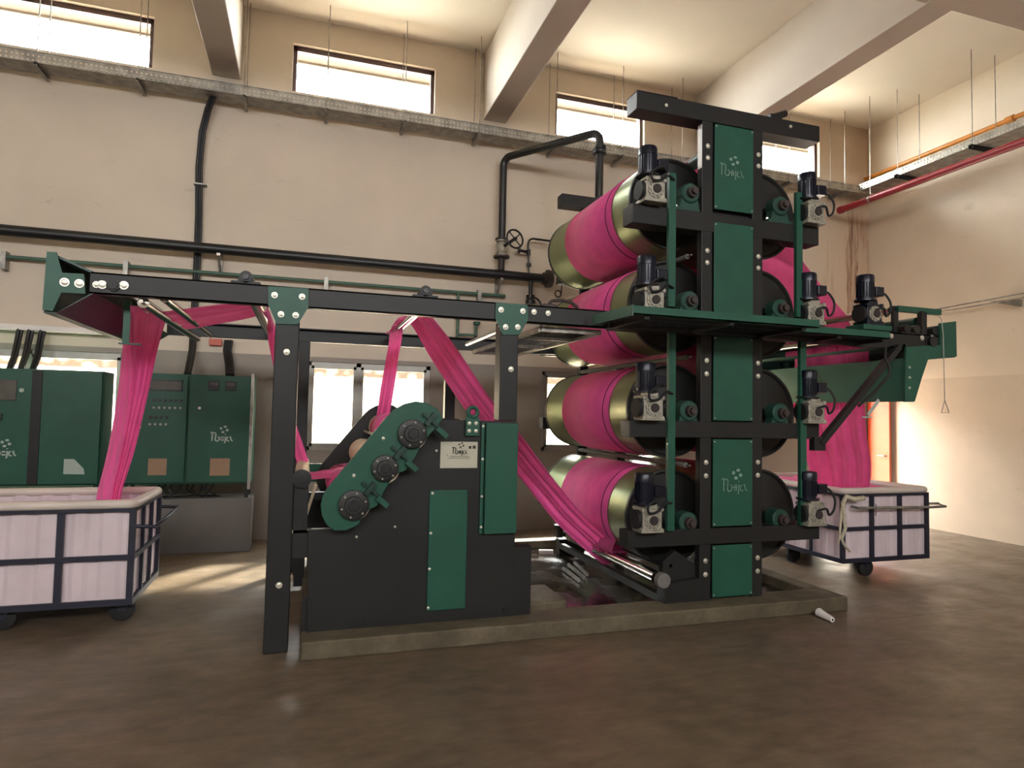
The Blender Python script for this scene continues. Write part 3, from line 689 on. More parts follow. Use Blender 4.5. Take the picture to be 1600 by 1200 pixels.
# inclined roller plates (near and far)
ppx = [(503, 806), (501, 790), (504, 776), (512, 762), (604, 652), (616, 640), (632, 631), (650, 627), (668, 630), (684, 640), (692, 654), (657, 697), (648, 716), (634, 735), (616, 742), (600, 768), (590, 790), (570, 800), (560, 820), (540, 829), (522, 829), (510, 820)]
poly = [(p.x, p.z) for p in (atY(x, y, 4.42) for x, y in ppx)]
ip = MB().prism([(x, 4.42, z) for x, z in poly], (0, .035, 0)).build('inclined_plate', 'green', sq, bevel=.003)
MB().prism([(x, 6.28, z) for x, z in poly], (0, .035, 0)).build('far_inclined_plate', 'dark', sq)
_cx = sum(a for a, b in poly)/len(poly); _cz = sum(b for a, b in poly)/len(poly)
MB().prism([(_cx+(x-_cx)*.85, 4.455, _cz+(z-_cz)*.85) for x, z in poly], (0, .095, 0)).build('plate_spacer', 'dark', sq)
cents = [(atY(645, 678, 4.38), .10), (atY(602, 732, 4.38), .09), (atY(553, 790, 4.38), .10)]
for i, (c, r) in enumerate(cents):
    bh = MB().lathe((c.x, 4.42, c.z), (0, -1, 0), [(0, r), (.03, r), (.034, r*.93), (.035, r*.6), (.055, r*.56), (.056, r*.42), (.048, r*.4)], 32).build('bearing_housing', 'disc', sq, smooth=35)
    MB().cyl((c.x, 4.372, c.z), (c.x, 4.355, c.z), r*.3, 16).build('shaft_end', 'dark', bh, smooth=40)
    for k in range(6):
        t = k*PI/3+.3
        MB().cyl((c.x+r*.8*math.cos(t), 4.388, c.z+r*.8*math.sin(t)), (c.x+r*.8*math.cos(t), 4.382, c.z+r*.8*math.sin(t)), .007, 6).build('housing_bolt', 'cast', bh)
for (a, b) in ((672, 655), (624, 707), (578, 763)):
    p = atY(a, b, 4.40)
    d = Vector((.62, 0, .78)); q = Vector((p.x, 4.405, p.z))
    MB().bar(q-d*.05, q+d*.05, .03, .09, up=(0, 1, 0)).cyl(q+Vector((0, -.02, 0)), q+Vector((0, -.035, 0)), .016, 6).bar(q+Vector((-.05, 0, .04)), q+Vector((.06, 0, -.05)), .02, .03, up=(0, 1, 0)).build('clamp_block', 'green_dark', sq)
    p2 = Vector((q.x+.05, 4.415, q.z-.06)); MB().bar(p2, p2+Vector((.07, 0, -.06)), .035, .08, up=(0, 1, 0)).cyl(p2+Vector((.05, -.02, -.03)), p2+Vector((.05, -.03, -.03)), .012, 8).build('clamp_arm', 'green', sq)
bolts(pxb([(599, 685), (553, 743)], 4.42), 4.42, ip, .008)
RC = [(c.x, c.z) for c, r in cents]
for i, (x, z) in enumerate(RC): roller('squeeze_roller', x, z, 4.47, 6.27, .128 if i != 1 else .125, 'cream', sq, 32)
MB().cyl((RC[1][0]+.02, 4.6, RC[1][1]+.19), (RC[1][0]+.02, 6.3, RC[1][1]+.19), .012, 8).build('tie_bar', 'bolt', sq)

# infeed guide stand between post and squeezing unit
ig = thing('infeed_guide', (0, 5.2, .04), 'small black infeed stand with cream guide roller between left post and squeezing unit', 'guide stand')
MB().box(-.055, .035, GY+.02, GY+.10, .79, 1.10).build('side_bracket', 'black', ig)
MB().box(-.055, .035, 6.05, 6.12, .04, 1.10).box(.035, .30, 6.05, 6.12, .80, .86).build('side_bracket', 'black', ig)
MB().box(-.05, .30, 5.6, 5.66, .86, .92).build('cross_bar', 'black', ig)
MB().box(-.07, .17, GY+.02, GY+.07, .775, .795).build('cross_strip', 'cream', ig); MB().bar((.02, 5.0, .80), (.09, 5.0, 1.05), .03, .02).build('scraper', 'cream', ig)
MB().box(-.055, .06, GY+.02, GY+.10, .61, .79).build('tie_plate', 'dark', ig)
roller('guide_roller', -.01, 1.14, GY+.02, 6.1, .052, 'cream', ig)
MB().lathe((-.01, GY+.03, 1.14), (0, -1, 0), [(0, .062), (.04, .062), (.041, .03), (.055, .03)], 20).build('bearing', 'black', ig, smooth=40)
MB().box(.02, .75, 6.33, 6.36, .93, 1.10).build('splash_plate', 'green', ig)

# ================================================================== DRYING TOWER
XLc, XRc = 3.0, 3.915
ZD = [3.48, 2.57, 1.66, .75]
DR, DY0, DY1 = .40, 4.88, 6.85
tw = thing('drying_tower', (3.4, 5.8, .035), 'tall charcoal tower frame with green cover panels holding eight drying drums', 'machine frame')
CX0, CX1 = 3.09, 3.70
for yy, nm in ((GY, 'near'), (7.0, 'far')):
    m = MB().box(CX0, CX0+.105, yy, yy+.07, .05, 4.12).box(CX1-.105, CX1, yy, yy+.07, .05, 4.12)
    if nm == 'near': m.box(CX0+.1, CX1-.1, yy+.05, yy+.06, .05, 4.12)
    m.build(nm+'_column', 'dark', tw, bevel=.006)
MB().box(2.47, 4.31, GY-.005, GY+.17, 4.10, 4.245).box(2.47, 2.85, GY-.005, GY+.17, 4.245, 4.256).build('top_arm', 'dark', tw, bevel=.006)
MB().box(2.82, 4.25, 7.0, 7.15, 4.10, 4.25).build('top_arm', 'dark', tw, bevel=.006)
armz = [(3.16, 3.32), (2.295, 2.43), (1.44, 1.575), (.57, .70)]
for (a, b) in armz:
    if abs(a-2.295) > .01:
        MB().box(2.44, 4.30, GY-.002, GY+.16, a, b).build('drum_arm', 'dark', tw, bevel=.006)
    else: MB().box(2.30, 4.45, GY+.0, GY+.16, a, b).build('drum_arm', 'dark', tw, bevel=.006)
    MB().box(2.80 if a > 3 else 2.62, 4.30, 6.98, 7.1, a, b).build('far_drum_arm', 'dark', tw)
# green panels of the column
for z0, z1 in ((3.36, 4.09), (2.45, 3.25), (1.585, 2.29), (.715, 1.43), (.14, .56)):
    pn = bx('cover_panel', 'green', tw, CX0+.118, CX1-.105, GY-.008, GY+.004, z0, z1, .003)
    bolts([(x, z) for x in (CX0+.13, CX1-.12) for z in (z0+.02, z1-.02)], GY-.008, pn, .004)
    if z0 in (3.36,): logo(3.375, GY-.010, 3.74, .24, 'logo_worn', pn, thick=14)
    if z0 == .715: logo(3.415, GY-.010, 1.085, .25, 'logo_worn', pn, thick=14)
bolts([(x, z+d) for x in (CX0+.055, CX1-.045) for z, d in ((3.84, .05), (3.84, -.05), (2.95, .05), (2.95, -.05), (2.03, .05), (2.03, -.06), (1.18, .06), (1.18, -.05), (.38, .06), (.38, -.05))], GY, tw, .014)
bolts([(2.74, 4.17), (3.99, 4.19)], GY-.005, tw, .01)
bx('edge_highlight', 'white', tw, CX0-.004, CX0, GY+.003, GY+.06, 3.70, 4.07)  # white strip paints the bright lit edge of the column's left flange
MB().box(3.80, 3.92, GY+.02, GY+.1, 4.245, 4.29).cyl((3.86, GY+.05, 4.28), (3.98, GY+.05, 4.33), .03, 10).build('top_bracket', 'black', tw)
# flat green straps linking the arms
for xx, z0, z1 in ((2.79, 2.50, 3.60), (2.80, .70, 2.29), (4.06, 2.50, 3.60), (4.10, .70, 2.30)):
    MB().box(xx-.032, xx+.032, GY-.035, GY-.025, z0, z1).box(xx-.032, xx-.027, GY-.025, GY, z0, z1).build('cover_strap', 'green', tw)
# guide rollers between the drum rows
for z in (2.98, 2.115, 1.205): roller('guide_roller', 3.06, z, GY+.1, 6.95, .022, 'cab_low', tw, 16)
roller('guide_roller', 2.71, .325, GY-.04, 6.4, .052, 'chrome', tw); MB().cyl((2.71, GY-.09, .325), (2.71, GY-.035, .325), .058, 20).build('roller_cap', 'cab_low', tw, smooth=40)
roller('guide_roller', 2.86, .40, GY+.06, 6.6, .04, 'dark', tw); roller('guide_roller', 3.45, 4.03, GY+.1, 6.95, .06, 'green_dark', tw)
MB().prism([(2.77, GY, .05), (2.77, GY, .27), (3.09, GY, .30), (3.09, GY, .05)], (0, .12, 0)).build('base_bracket', 'dark', tw)
MB().prism([(2.78, GY+.06, .27), (2.79, GY+.06, .44), (2.90, GY+.06, .52), (3.09, GY+.06, .40), (3.09, GY+.06, .27)], (0, .06, 0)).build('roller_bracket', 'dark', tw)
MB().box(2.78, 2.83, GY+.12, 6.8, .10, .16).build('base_rail', 'dark', tw)
MB().box(2.78, 3.09, 6.8, 6.9, .035, .2).build('base_rail', 'dark', tw)


def drum(x, z, side, label):
    t = thing('drying_drum', (x, (DY0+DY1)/2, z-DR), label, 'drum', 'drying drums of the tower')
    L = DY1-DY0
    MB().lathe((x, DY0, z), (0, 1, 0), [(.02, DR*.98), (.022, DR), (L-.022, DR), (L-.02, DR*.98)], 72).build('shell', 'drum', t, smooth=35)
    e = MB().lathe((x, DY0+.03, z), (0, -1, 0), [(0, DR+.006), (.03, DR+.006), (.032, DR-.01), (.01, DR-.03), (.018, .2), (.03, .1), (.05, .09), (.06, .09)], 72).build('end_disc', 'disc', t, smooth=30)
    MB().lathe((x, DY1-.03, z), (0, 1, 0), [(0, DR+.006), (.03, DR+.006), (.04, .1), (.08, .08)], 48).build('end_disc', 'disc', t, smooth=30)
    MB().cyl((x, GY+.0, z), (x, DY0, z), .04, 18).cyl((x, DY1, z), (x, 7.15, z), .04, 18).build('shaft', 'dark', t, smooth=40)
    b = MB().box(x-.13, x+.13, GY+.03, GY+.13, z-.16, z-.125).lathe((x, GY+.02, z), (0, 1, 0), [(0, .075), (.01, .085), (.11, .085), (.12, .075)], 24).prism([(x-.1, GY+.04, z-.13), (x+.1, GY+.04, z-.13), (x+.07, GY+.04, z-.02), (x-.07, GY+.04, z-.02)], (0, .08, 0)).build('bearing_block', 'bearing', t, smooth=35)
    for dx in (-.105, .105): MB().cyl((x+dx, GY+.08, z-.125), (x+dx, GY+.08, z-.10), .014, 6).build('bearing_bolt', 'bolt', b)
    MB().cyl((x, GY-.02, z), (x, GY+.02, z), .045, 18).cyl((x, GY-.05, z), (x, GY-.02, z), .028, 12).build('shaft_cap', 'rust', t, smooth=40)
    return t
rows = ['topmost', 'second from top', 'third from top', 'lowest']
D0 = drum(XLc, ZD[0], -1, 'olive drying drum with pink fabric band, topmost in the left column')
for i, z in enumerate(ZD):
    if i: copy_thing(D0, (XLc, (DY0+DY1)/2, z-DR), 'pink-banded olive drum, %s in the left column' % rows[i])
    copy_thing(D0, (XRc, (DY0+DY1)/2, z-DR), 'dark-ended drying drum, %s in the right column' % rows[i])

# gear motors
def motor(px, pz, label, side, py=4.45, gm='cast', grp='gear motors driving the drying drums'):
    """px,pz: centre of the gearbox face"""
    t = thing('gear_motor', (px, py+.07, pz-.10), label, 'motor', grp)
    g_ = MB().box(px-.085, px+.085, py+.01, py+.15, pz-.085, pz+.085)
    for sx in (-1, 1):
        for sz in (-1, 1): g_.cyl((px+sx*.08, py, pz+sz*.08), (px+sx*.08, py+.16, pz+sz*.08), .018, 10)
    g_.box(px-.10, px+.10, py+.0, py+.14, pz-.10, pz-.085).box(px-.05, px+.05, py+.02, py+.13, pz+.085, pz+.12)
    gb = g_.build('gearbox', gm, t, smooth=30, bevel=.004)
    fl = MB().lathe((px, py+.01, pz), (0, -1, 0), [(0, .07), (.008, .07), (.009, .055), (.02, .052)], 24)
    for k in range(10):
        a = k*PI/5; fl.cyl((px+.06*math.cos(a), py+.0, pz+.06*math.sin(a)), (px+.06*math.cos(a), py-.008, pz+.06*math.sin(a)), .009, 6)
    fl.build('flange', 'cast', t, smooth=35)
    MB().cyl((px, py-.012, pz), (px, py-.0215, pz), .036, 20).build('bore', 'hole', t)
    MB().cyl((px-.09, py+.08, pz), (px-.12, py+.08, pz), .075, 20).build('side_cover', 'rubber', t, smooth=40)
    m = MB().lathe((px-.035, py+.08, pz+.12), (0, 0, 1), [(0, .095), (.014, .095), (.015, .068), (.03, .07), (.17, .07), (.171, .078), (.225, .078), (.24, .07), (.245, .03)], 28)
    for k in range(20):
        a = 2*PI*k/20; m.box(px-.035+.072*math.cos(a)-.003, px-.035+.072*math.cos(a)+.003, py+.08+.072*math.sin(a)-.003, py+.08+.072*math.sin(a)+.003, pz+.155, pz+.285)
    m.build('motor_body', 'navy', t, smooth=35)
    bx('terminal_box', 'navy', t, px+.03, px+.125, py+.02, py+.13, pz+.17, pz+.255, .006)
    if side < 0: cp = [(px+.08, py+.01, pz+.18), (px+.02, py-.03, pz+.17), (px-.06, py-.035, pz+.12), (px-.05, py-.03, pz+.06), (px+.03, py-.02, pz+.07), (px+.12, py+.02, pz+.13), (px+.2, py+.06, pz+.12)]
    else: cp = [(px+.125, py+.07, pz+.21), (px+.19, py+.07, pz+.20), (px+.23, py+.05, pz+.12), (px+.21, py+.04, pz+.03), (px+.14, py+.02, pz-.01), (px+.07, py-.02, pz+.05), (px-.02, py-.01, pz+.03)]
    # smooth the cable
    P = [Vector(c) for c in cp]; sm = []
    for i in range(len(P)-1):
        a, b, c, d = P[max(i-1, 0)], P[i], P[i+1], P[min(i+2, len(P)-1)]
        for k in range(6):
            u = k/6; sm.append(.5*((2*b)+(c-a)*u+(2*a-5*b+4*c-d)*u*u+(3*b-a-3*c+d)*u**3))
    sm.append(P[-1]); MB().tube(sm, .010, 8).build('cable', 'rubber', t, smooth=40)
    return t
mz = [3.42, 2.545, 1.665, .79]
GX = [3.16+.16, 2.43, 1.575, .70]
ML = motor(2.60, GX[0]+.10, 'navy gear motor on the left end of the topmost tower arm', -1)
MR = motor(4.19, GX[0]+.10, 'navy gear motor with looped cable on the right end of the topmost tower arm', 1)
for i in (1, 2, 3):
    nm = ['', 'just above the walkway', 'on the third tower arm', 'on the lowest tower arm'][i]
    copy_thing(ML, (2.60, ML.location.y, GX[i]), 'navy gear motor on the left of the tower, '+nm)
    copy_thing(MR, (4.19, MR.location.y, GX[i]), 'navy gear motor with looped cable right of the tower, '+nm)
motor(4.86, 2.575, 'navy gear motor with dark gearbox on the outfeed frame, furthest right of all motors', 1, 4.47, 'navy', None)
MB().box(4.72, 5.05, GY-.08, GY+.12, 2.43, 2.475).build('motor_plinth', 'green', gan)

# ================================================================== WALKWAY
wk = thing('walkway', (3.4, 4.2, 2.28), 'green-edged mesh service walkway passing in front of the tower below the second motors', 'walkway')
m = MB()
m.box(2.13, 3.72, 3.93, 3.938, 2.31, 2.37).box(2.13, 3.72, 3.93, 3.98, 2.31, 2.318).box(3.72, 4.72, 4.20, 4.208, 2.31, 2.37).box(3.72, 4.72, 4.20, 4.25, 2.31, 2.318)
m.build('edge_angle', 'green', wk)
m = MB(); k = 0
x = 2.15
while x < 4.71:
    y0 = 3.94 if x < 3.72 else 4.21
    m.box(x-.003, x+.003, y0, 4.52, 2.322, 2.345); x += .028
for yy in (4.0, 4.1, 4.22, 4.3, 4.4, 4.5): m.box(2.2, 3.72 if yy < 4.2 else 4.72, yy-.003, yy+.003, 2.32, 2.34)
m.build('grating_mesh', 'dark', wk)
m = MB()
for xx in (2.25, 2.95, 3.60, 4.2, 4.68): m.box(xx-.02, xx+.02, 3.96 if xx < 3.7 else 4.22, 4.54, 2.285, 2.32)
m.box(2.2, 4.72, 4.47, 4.53, 2.285, 2.32); m.build('support_bar', 'dark', wk)
p1, p2 = Vector((2.20, 3.93, 2.36)), Vector((2.20, 4.50, 2.36))
MB().prism([(2.12, 3.93, 2.30), (2.12, 3.93, 2.375), (2.07, 4.48, 2.375), (2.07, 4.48, 2.30)], (.008, 0, 0)).build('toe_plate', 'green_pipe', wk)
# bits on the beam top left of the walkway: clamps
cz = atY(875, 478, GY)
tag(MB().tube([(cz.x-.09, GY+.03, ZT1+.01), (cz.x-.06, GY+.02, ZT1+.05), (cz.x+.02, GY+.02, ZT1+.06), (cz.x+.10, GY+.02, ZT1+.05), (cz.x+.16, GY+.03, ZT1+.012)], .014, 8).box(cz.x-.13, cz.x-.03, GY, GY+.06, ZT1, ZT1+.02).build('cable_saddle', 'rust', smooth=40), 'dark cable saddle on the overhead beam left of the walkway', 'cable saddle')

# ================================================================== OUTFEED: brace, hopper, spreader
of = thing('outfeed_unit', (5.4, 5.6, 1.79), 'green sheet-metal outfeed chute with end plates right of the tower', 'chute')
HX = 5.30
MB().prism([(p.x, GY-.02, p.z) for p in (atY(x, y, GY-.02) for x, y in [(1414, 628), (1416, 542), (1469, 539), (1469, 505), (1494, 502), (1495, 557), (1450, 562), (1428, 628)])], (0, .02, 0)).build('end_plate', 'green', of)
fp = MB().prism([(HX, GY, 1.795), (HX, GY, 2.20), (HX+.012, GY, 2.20), (HX+.012, GY, 1.795)], (0, 2.2, 0)).build('front_sheet', 'hop_light', of)
MB().prism([(5.92, GY, 2.235), (5.93, GY, 2.245), (5.57, GY, 2.21), (5.56, GY, 2.20)], (0, 2.2, 0)).prism([(5.56, GY, 2.20), (5.57, GY, 2.20), (5.41, GY, 1.80), (5.40, GY, 1.80)], (0, 2.2, 0)).box(5.90, 5.93, GY, 6.75, 2.24, 2.56).build('back_sheet', 'green_dark', of)
MB().prism([(HX, 6.75, 1.795), (5.40, 6.75, 1.795), (5.56, 6.75, 2.2), (5.93, 6.75, 2.24), (5.93, 6.75, 2.56), (HX, 6.75, 2.3)], (0, .01, 0)).build('far_plate', 'green_dark', of)
MB().box(HX-.03, HX, GY, 6.75, 2.30, 2.33).box(HX+.45, HX+.5, GY, 6.75, 2.33, 2.36).build('stiffener', 'green', of)
bolts([(p.x, p.z) for p in (atY(x, y, GY-.02) for x, y in [(1421, 574), (1421, 590), (1421, 606)])], GY-.02, of, .008)
bolts([(p.x, p.z) for p in (atY(x, y, GY) for x, y in [(1440, 528), (1456, 528), (1473, 528), (1392, 525)])], GY-.004, of, .016)
roller('guide_roller', 5.28, 2.665, GY+.08, 6.8, .035, 'chrome', of); roller('guide_roller', 5.42, 2.46, GY+.08, 6.8, .05, 'chrome', of)
roller('plaiting_roller', 5.58, 2.56, GY+.05, 6.8, .055, 'green_dark', of)
m = MB(); pA_, pB_ = atY(1407, 482, 4.6), atY(1475, 494, 4.6)
m.box(5.28, 5.82, 4.60, 4.64, 2.645, 2.70); m.build('top_bar', 'green', of)
MB().box(5.25, 5.31, 4.63, 4.66, ZT1, 2.70).build('roller_stand', 'dark', of)
MB().box(5.53, 5.57, 4.57, 4.62, ZT1, 2.66).box(5.58, 5.63, 4.60, 4.66, ZT1, 2.66).build('upright', 'dark', of)
for xx in (5.33, 5.45, 5.68): MB().box(xx-.06, xx+.06, GY+.01, GY+.1, ZT1, ZT1+.02).cyl((xx, GY+.0, ZT1+.05), (xx, GY+.1, ZT1+.05), .04, 16).build('bearing_block', 'dark', of, smooth=35)
MB().cyl((5.62, GY-.0, 2.37), (5.62, GY-.03, 2.37), .05, 20).build('bearing_cap', 'black', of, smooth=40)
br = MB().bar((4.30, GY-.01, 1.40), (5.20, GY-.01, 2.30), .05, .06, up=(0, 1, 0)).box(4.22, 4.34, GY-.03, GY+.03, 1.34, 1.46).build('brace', 'dark', of)
MB().bar((4.80, GY-.045, 1.66), (4.93, GY-.045, 1.80), .002, .035).box(4.74, 4.85, GY-.045, GY-.035, 1.635, 1.648).build('paper_tag', 'logo', br)
cbp = [(5.04, GY-.02, 2.29), (5.02, GY-.03, 2.2), (5.05, GY-.05, 2.1), (5.04, GY-.05, 2.02), (4.96, GY-.05, 1.95), (4.85, GY-.04, 1.84), (4.7, GY-.04, 1.74)]
tag(MB().tube(cbp, .012, 8).build('brace_cable', 'rubber', smooth=40), 'black cable hanging from the outfeed beam and tied along the brace', 'cable')
# spreader sheet between motors (dark tray under the walkway on right)
MB().prism([(4.30, GY-.01, 2.33), (5.10, GY-.01, 2.40), (5.10, GY-.01, 2.29), (4.80, GY-.01, 2.27), (4.30, GY-.01, 2.29)], (0, .008, 0)).build('side_guard', 'dark', of)
# emergency pull cord
pc = thing('pull_cord', (5.72, 4.45, 1.7), 'thin hanging pull cord with triangular metal handle at the outfeed end', 'pull cord')
t0 = atY(1471, 498, 4.5); t1 = atY(1476, 625, 4.5)
MB().tube([t0+Vector((-.03, 0, .02)), t0, Vector((t0.x+.02, 4.5, t0.z-.15)), t1], .0045, 6).build('cord', 'galv', pc)
a_, b_ = atY(1471, 645, 4.5), atY(1483, 645, 4.5); MB().tube([t1, a_, b_], .005, 6, closed=True).build('handle', 'galv', pc)
# far-right service wires on the right wall
wr = thing('service_wires', (9.0, 6.5, 2.7), 'two thin conduits with bracket running along the right wall behind the outfeed', 'conduit')
for q0, q1 in (((1460, 484), (1600, 458)), ((1478, 486), (1600, 465))):
    A_, B_ = atX(*q0, 8.95), atX(*q1, 8.95); d = (B_-A_); MB().cyl(A_-d*.2, B_+d*2.0, .010, 8).build('conduit', 'galv', wr, smooth=40)
A_ = atX(1545, 471, 8.95); MB().prism([A_, A_+Vector((0, -.35, -.12)), A_+Vector((0, -.35, -.02))], (.13, 0, 0)).build('bracket', 'galv', wr)

# ================================================================== FABRIC
fab = thing('fabric_web', (1.0, 5.7, 0), 'continuous magenta knitted fabric running from left trolley over all rollers and drums to right trolley', 'fabric')
def ribbon(name, secs, cols=40, folds=6, amp=.02, nrm=None, parent=fab, seed=1, per=8, mat='pink'):
    """secs: list of (A, B) edge points; pleated sheet lofted through them"""
    r = random.Random(seed); ph = [r.uniform(0, 6.28) for _ in range(3)]
    S = [(Vector(a), Vector(b)) for a, b in secs]; rows_ = []
    for i in range(len(S)-1):
        q = [S[max(i-1, 0)], S[i], S[i+1], S[min(i+2, len(S)-1)]]
        for k in range(per + (1 if i == len(S)-2 else 0)):
            u = k/per; cr_ = lambda a, b, c, d: .5*((2*b)+(c-a)*u+(2*a-5*b+4*c-d)*u*u+(3*b-a-3*c+d)*u**3)
            A = cr_(*[s[0] for s in q]); B = cr_(*[s[1] for s in q])
            rows_.append((A, B, i+u))
    out_ = []
    for j, (A, B, s) in enumerate(rows_):
        A2, B2, _ = rows_[min(j+1, len(rows_)-1)]; A1, B1, _ = rows_[max(j-1, 0)]
        tang = ((A2+B2)-(A1+B1)).normalized(); wv = (B-A); n_ = tang.cross(wv).normalized()
        row = []
        for c in range(cols+1):
            t = c/cols
            dsp = amp*(math.sin(2*PI*folds*t+ph[0]+.4*math.sin(s*1.7))*.6 + math.sin(2*PI*folds*.43*t+ph[1]+s*.5)*.5 + .25*math.sin(2*PI*folds*2.1*t+ph[2]))
            row.append(A+wv*t+n_*dsp)
        out_.append(row)
    return MB().grid(out_).build(name, mat, parent, smooth=180)
def E2(l, r, YL, YR): return (atY(l[0], l[1], YL), atY(r[0], r[1], YR))
# strand from left trolley up to the first guide roller
ribbon('hanging_strand', [E2((170, 800), (187, 800), 5.75, 5.75), E2((175, 768), (190, 768), 5.75, 5.75), E2((189, 700), (211, 700), 5.7, 5.7), E2((203, 610), (233, 610), 5.6, 5.7), E2((206, 540), (247, 545), 5.4, 5.75), E2((205, 478), (259, 500), 4.6, 5.45)], 44, 4, .014, seed=3)
ribbon('dark_strand', [E2((146, 800), (172, 800), 6.1, 5.75), E2((150, 768), (177, 768), 6.12, 5.75), E2((166, 700), (191, 700), 6.12, 5.7), E2((180, 620), (204, 610), 6.1, 5.6), E2((191, 545), (208, 540), 6.0, 5.42), E2((197, 500), (207, 478), 5.6, 4.65)], 24, 3, .016, seed=8)
# swag across to the second roller
ribbon('crossing_strand', [E2((206, 474), (262, 502), 4.6, 5.5), E2((240, 484), (290, 513), 4.9, 5.9), E2((290, 480), (325, 508), 5.1, 5.95), E2((345, 474), (375, 499), 5.2, 5.9), E2((385, 470), (412, 490), 5.2, 5.8), (Vector((-.37, 5.25, 2.415)), Vector((-.37, 5.78, 2.415))), (Vector((-.31, 5.25, 2.39)), Vector((-.31, 5.78, 2.39)))], 36, 4, .012, seed=5)
# down to infeed guide, across to squeeze rollers
ribbon('infeed_strand', [(Vector((-.33, 5.15, 2.405)), Vector((-.33, 5.8, 2.405))), (Vector((-.295, 5.2, 2.30)), Vector((-.27, 5.75, 2.30))), E2((419, 530), (436, 525), 5.6, 5.4), E2((430, 580), (442, 580), 5.6, 5.4), E2((447, 650), (457, 648), 5.6, 5.4), E2((458, 698), (470, 690), 5.6, 5.4), E2((464, 722), (480, 722), 5.6, 5.4)], 20, 3, .012, seed=6)
ribbon('infeed_strand', [E2((464, 712), (464, 724), 5.7, 5.5), E2((482, 735), (480, 747), 5.7, 5.4), E2((510, 733), (510, 747), 5.7, 5.4), E2((540, 730), (540, 745), 5.8, 5.3), E2((556, 722), (558, 742), 5.9, 5.2), (Vector((RC[2][0]-.02, 6.1, RC[2][1]+.135)), Vector((RC[2][0]-.11, 5.0, RC[2][1]+.09)))], 20, 3, .008, seed=7)
# round the squeeze rollers (thin bands)
def band(name, cx, cz_, r, a0, a1, y0, y1, n=40, mat='pink', parent=fab, amp=.0, wavy=0):
    rows_ = []
    for i in range(n+1):
        t = a0+(a1-a0)*i/n; cols = 12 if wavy else 2
        rows_.append([(cx+(r+amp*math.sin(c*2.3))*math.cos(t), y0+(y1-y0)*c/cols, cz_+(r+amp*math.sin(c*2.3))*math.sin(t)) for c in range(cols+1)])
    return MB().grid(rows_).build(name, mat, parent, smooth=180, solid=.006)
band('roller_wrap', RC[2][0], RC[2][1], .134, PI*1.1, PI*.2, 5.1, 6.1); band('roller_wrap', RC[0][0], RC[0][1], .134, PI*1.2, PI*.4, 5.3, 6.0)
# up to the apex roller and down the long diagonal to the tower foot
ribbon('rising_strand', [E2((583, 672), (600, 672), 5.9, 5.7), E2((589, 648), (608, 648), 5.85, 5.7), E2((596, 600), (616, 600), 5.8, 5.7), E2((606, 545), (625, 545), 5.7, 5.7), E2((609, 520), (628, 515), 6.3, 5.75), (Vector((.75, 6.6, 2.39)), Vector((.76, 5.6, 2.40))), (Vector((.79, 6.6, 2.415)), Vector((.80, 5.6, 2.418)))], 20, 4, .012, seed=9)
ribbon('diagonal_strand', [(Vector((.79, 6.5, 2.415)), Vector((.82, 5.0, 2.42))), E2((633, 500), (669, 491), 5.9, 5.2), E2((675, 565), (714, 545), 5.85, 5.3), E2((728, 643), (766, 620), 5.85, 5.3), E2((770, 697), (812, 676), 5.85, 5.35), E2((816, 752), (854, 732), 5.8, 5.4), E2((869, 815), (906, 795), 5.75, 5.4), E2((920, 862), (952, 838), 5.75, 5.4), E2((945, 882), (985, 862), 5.8, 5.35), (Vector((2.64, 6.0, .36)), Vector((2.65, 5.25, .37)))], 40, 5, .022, seed=11)
# drum wraps with serpentine connectors
FY0, FY1 = 5.24, 6.33
RW = DR+.006
for i, z in enumerate(ZD):
    band('drum_wrap', XLc, z, RW, (-PI/2 if i < 3 else -PI*.75), -PI*2 if i else -PI*1.65, FY0, FY1, 60) if False else None
for i, z in enumerate(ZD):
    a0 = -PI/2 if i < 3 else -PI*.78
    a1 = -PI*2 if i else -PI*1.62
    wl_ = band('drum_wrap', XLc, z, RW, a0, a1, FY0, FY1, 70)
    band('seam', XLc, z, RW+.0045, a0, a1+.3, 5.345, 5.353, 70, 'seam', wl_)
    if i: band('drum_wrap', XRc, z, RW, PI, 5*PI/2, FY0, FY1, 60)
    else: band('drum_wrap', XRc, z, RW, PI*.75, PI*.25, FY0, FY1, 30)
def flat(name, pts, y0=FY0, y1=FY1, folds=0, amp=0, seed=1):
    return ribbon(name, [(Vector((x, y0, z)), Vector((x, y1, z))) for x, z in pts], 16 if not folds else 70, folds or 1, amp, seed=seed, per=6)
for i in (1, 2, 3):
    flat('connecting_web', [(XRc, ZD[i]+RW), (3.45, (ZD[i]+ZD[i-1])/2), (XLc, ZD[i-1]-RW)])
flat('foot_web', [(2.66, .37), (2.655, .42), (XLc+RW*math.cos(PI*1.22), ZD[3]+RW*math.sin(PI*1.22))])
flat('top_web', [(XLc+RW*math.cos(PI*.38), ZD[0]+RW*math.sin(PI*.38)), (3.38, 4.04), (3.45, 4.10), (3.52, 4.04), (XRc+RW*math.cos(PI*.70), ZD[0]+RW*math.sin(PI*.70))])
a = PI*.25; px_, pz_ = XRc+RW*math.cos(a), ZD[0]+RW*math.sin(a)
flat('exit_web', [(px_, pz_), (4.57, pz_-.37), (4.94, pz_-.74), (5.305, 2.70)])
flat('exit_web', [(5.305, 2.70), (5.325, 2.66), (5.37, 2.58), (5.44, 2.50), (5.478, 2.44), (5.478, 2.35)])
flat('falling_web', [(5.478, 2.44), (5.47, 2.2), (5.38, 1.95), (5.36, 1.72)], FY0-.1, FY1-.14, 9, .014, 4)
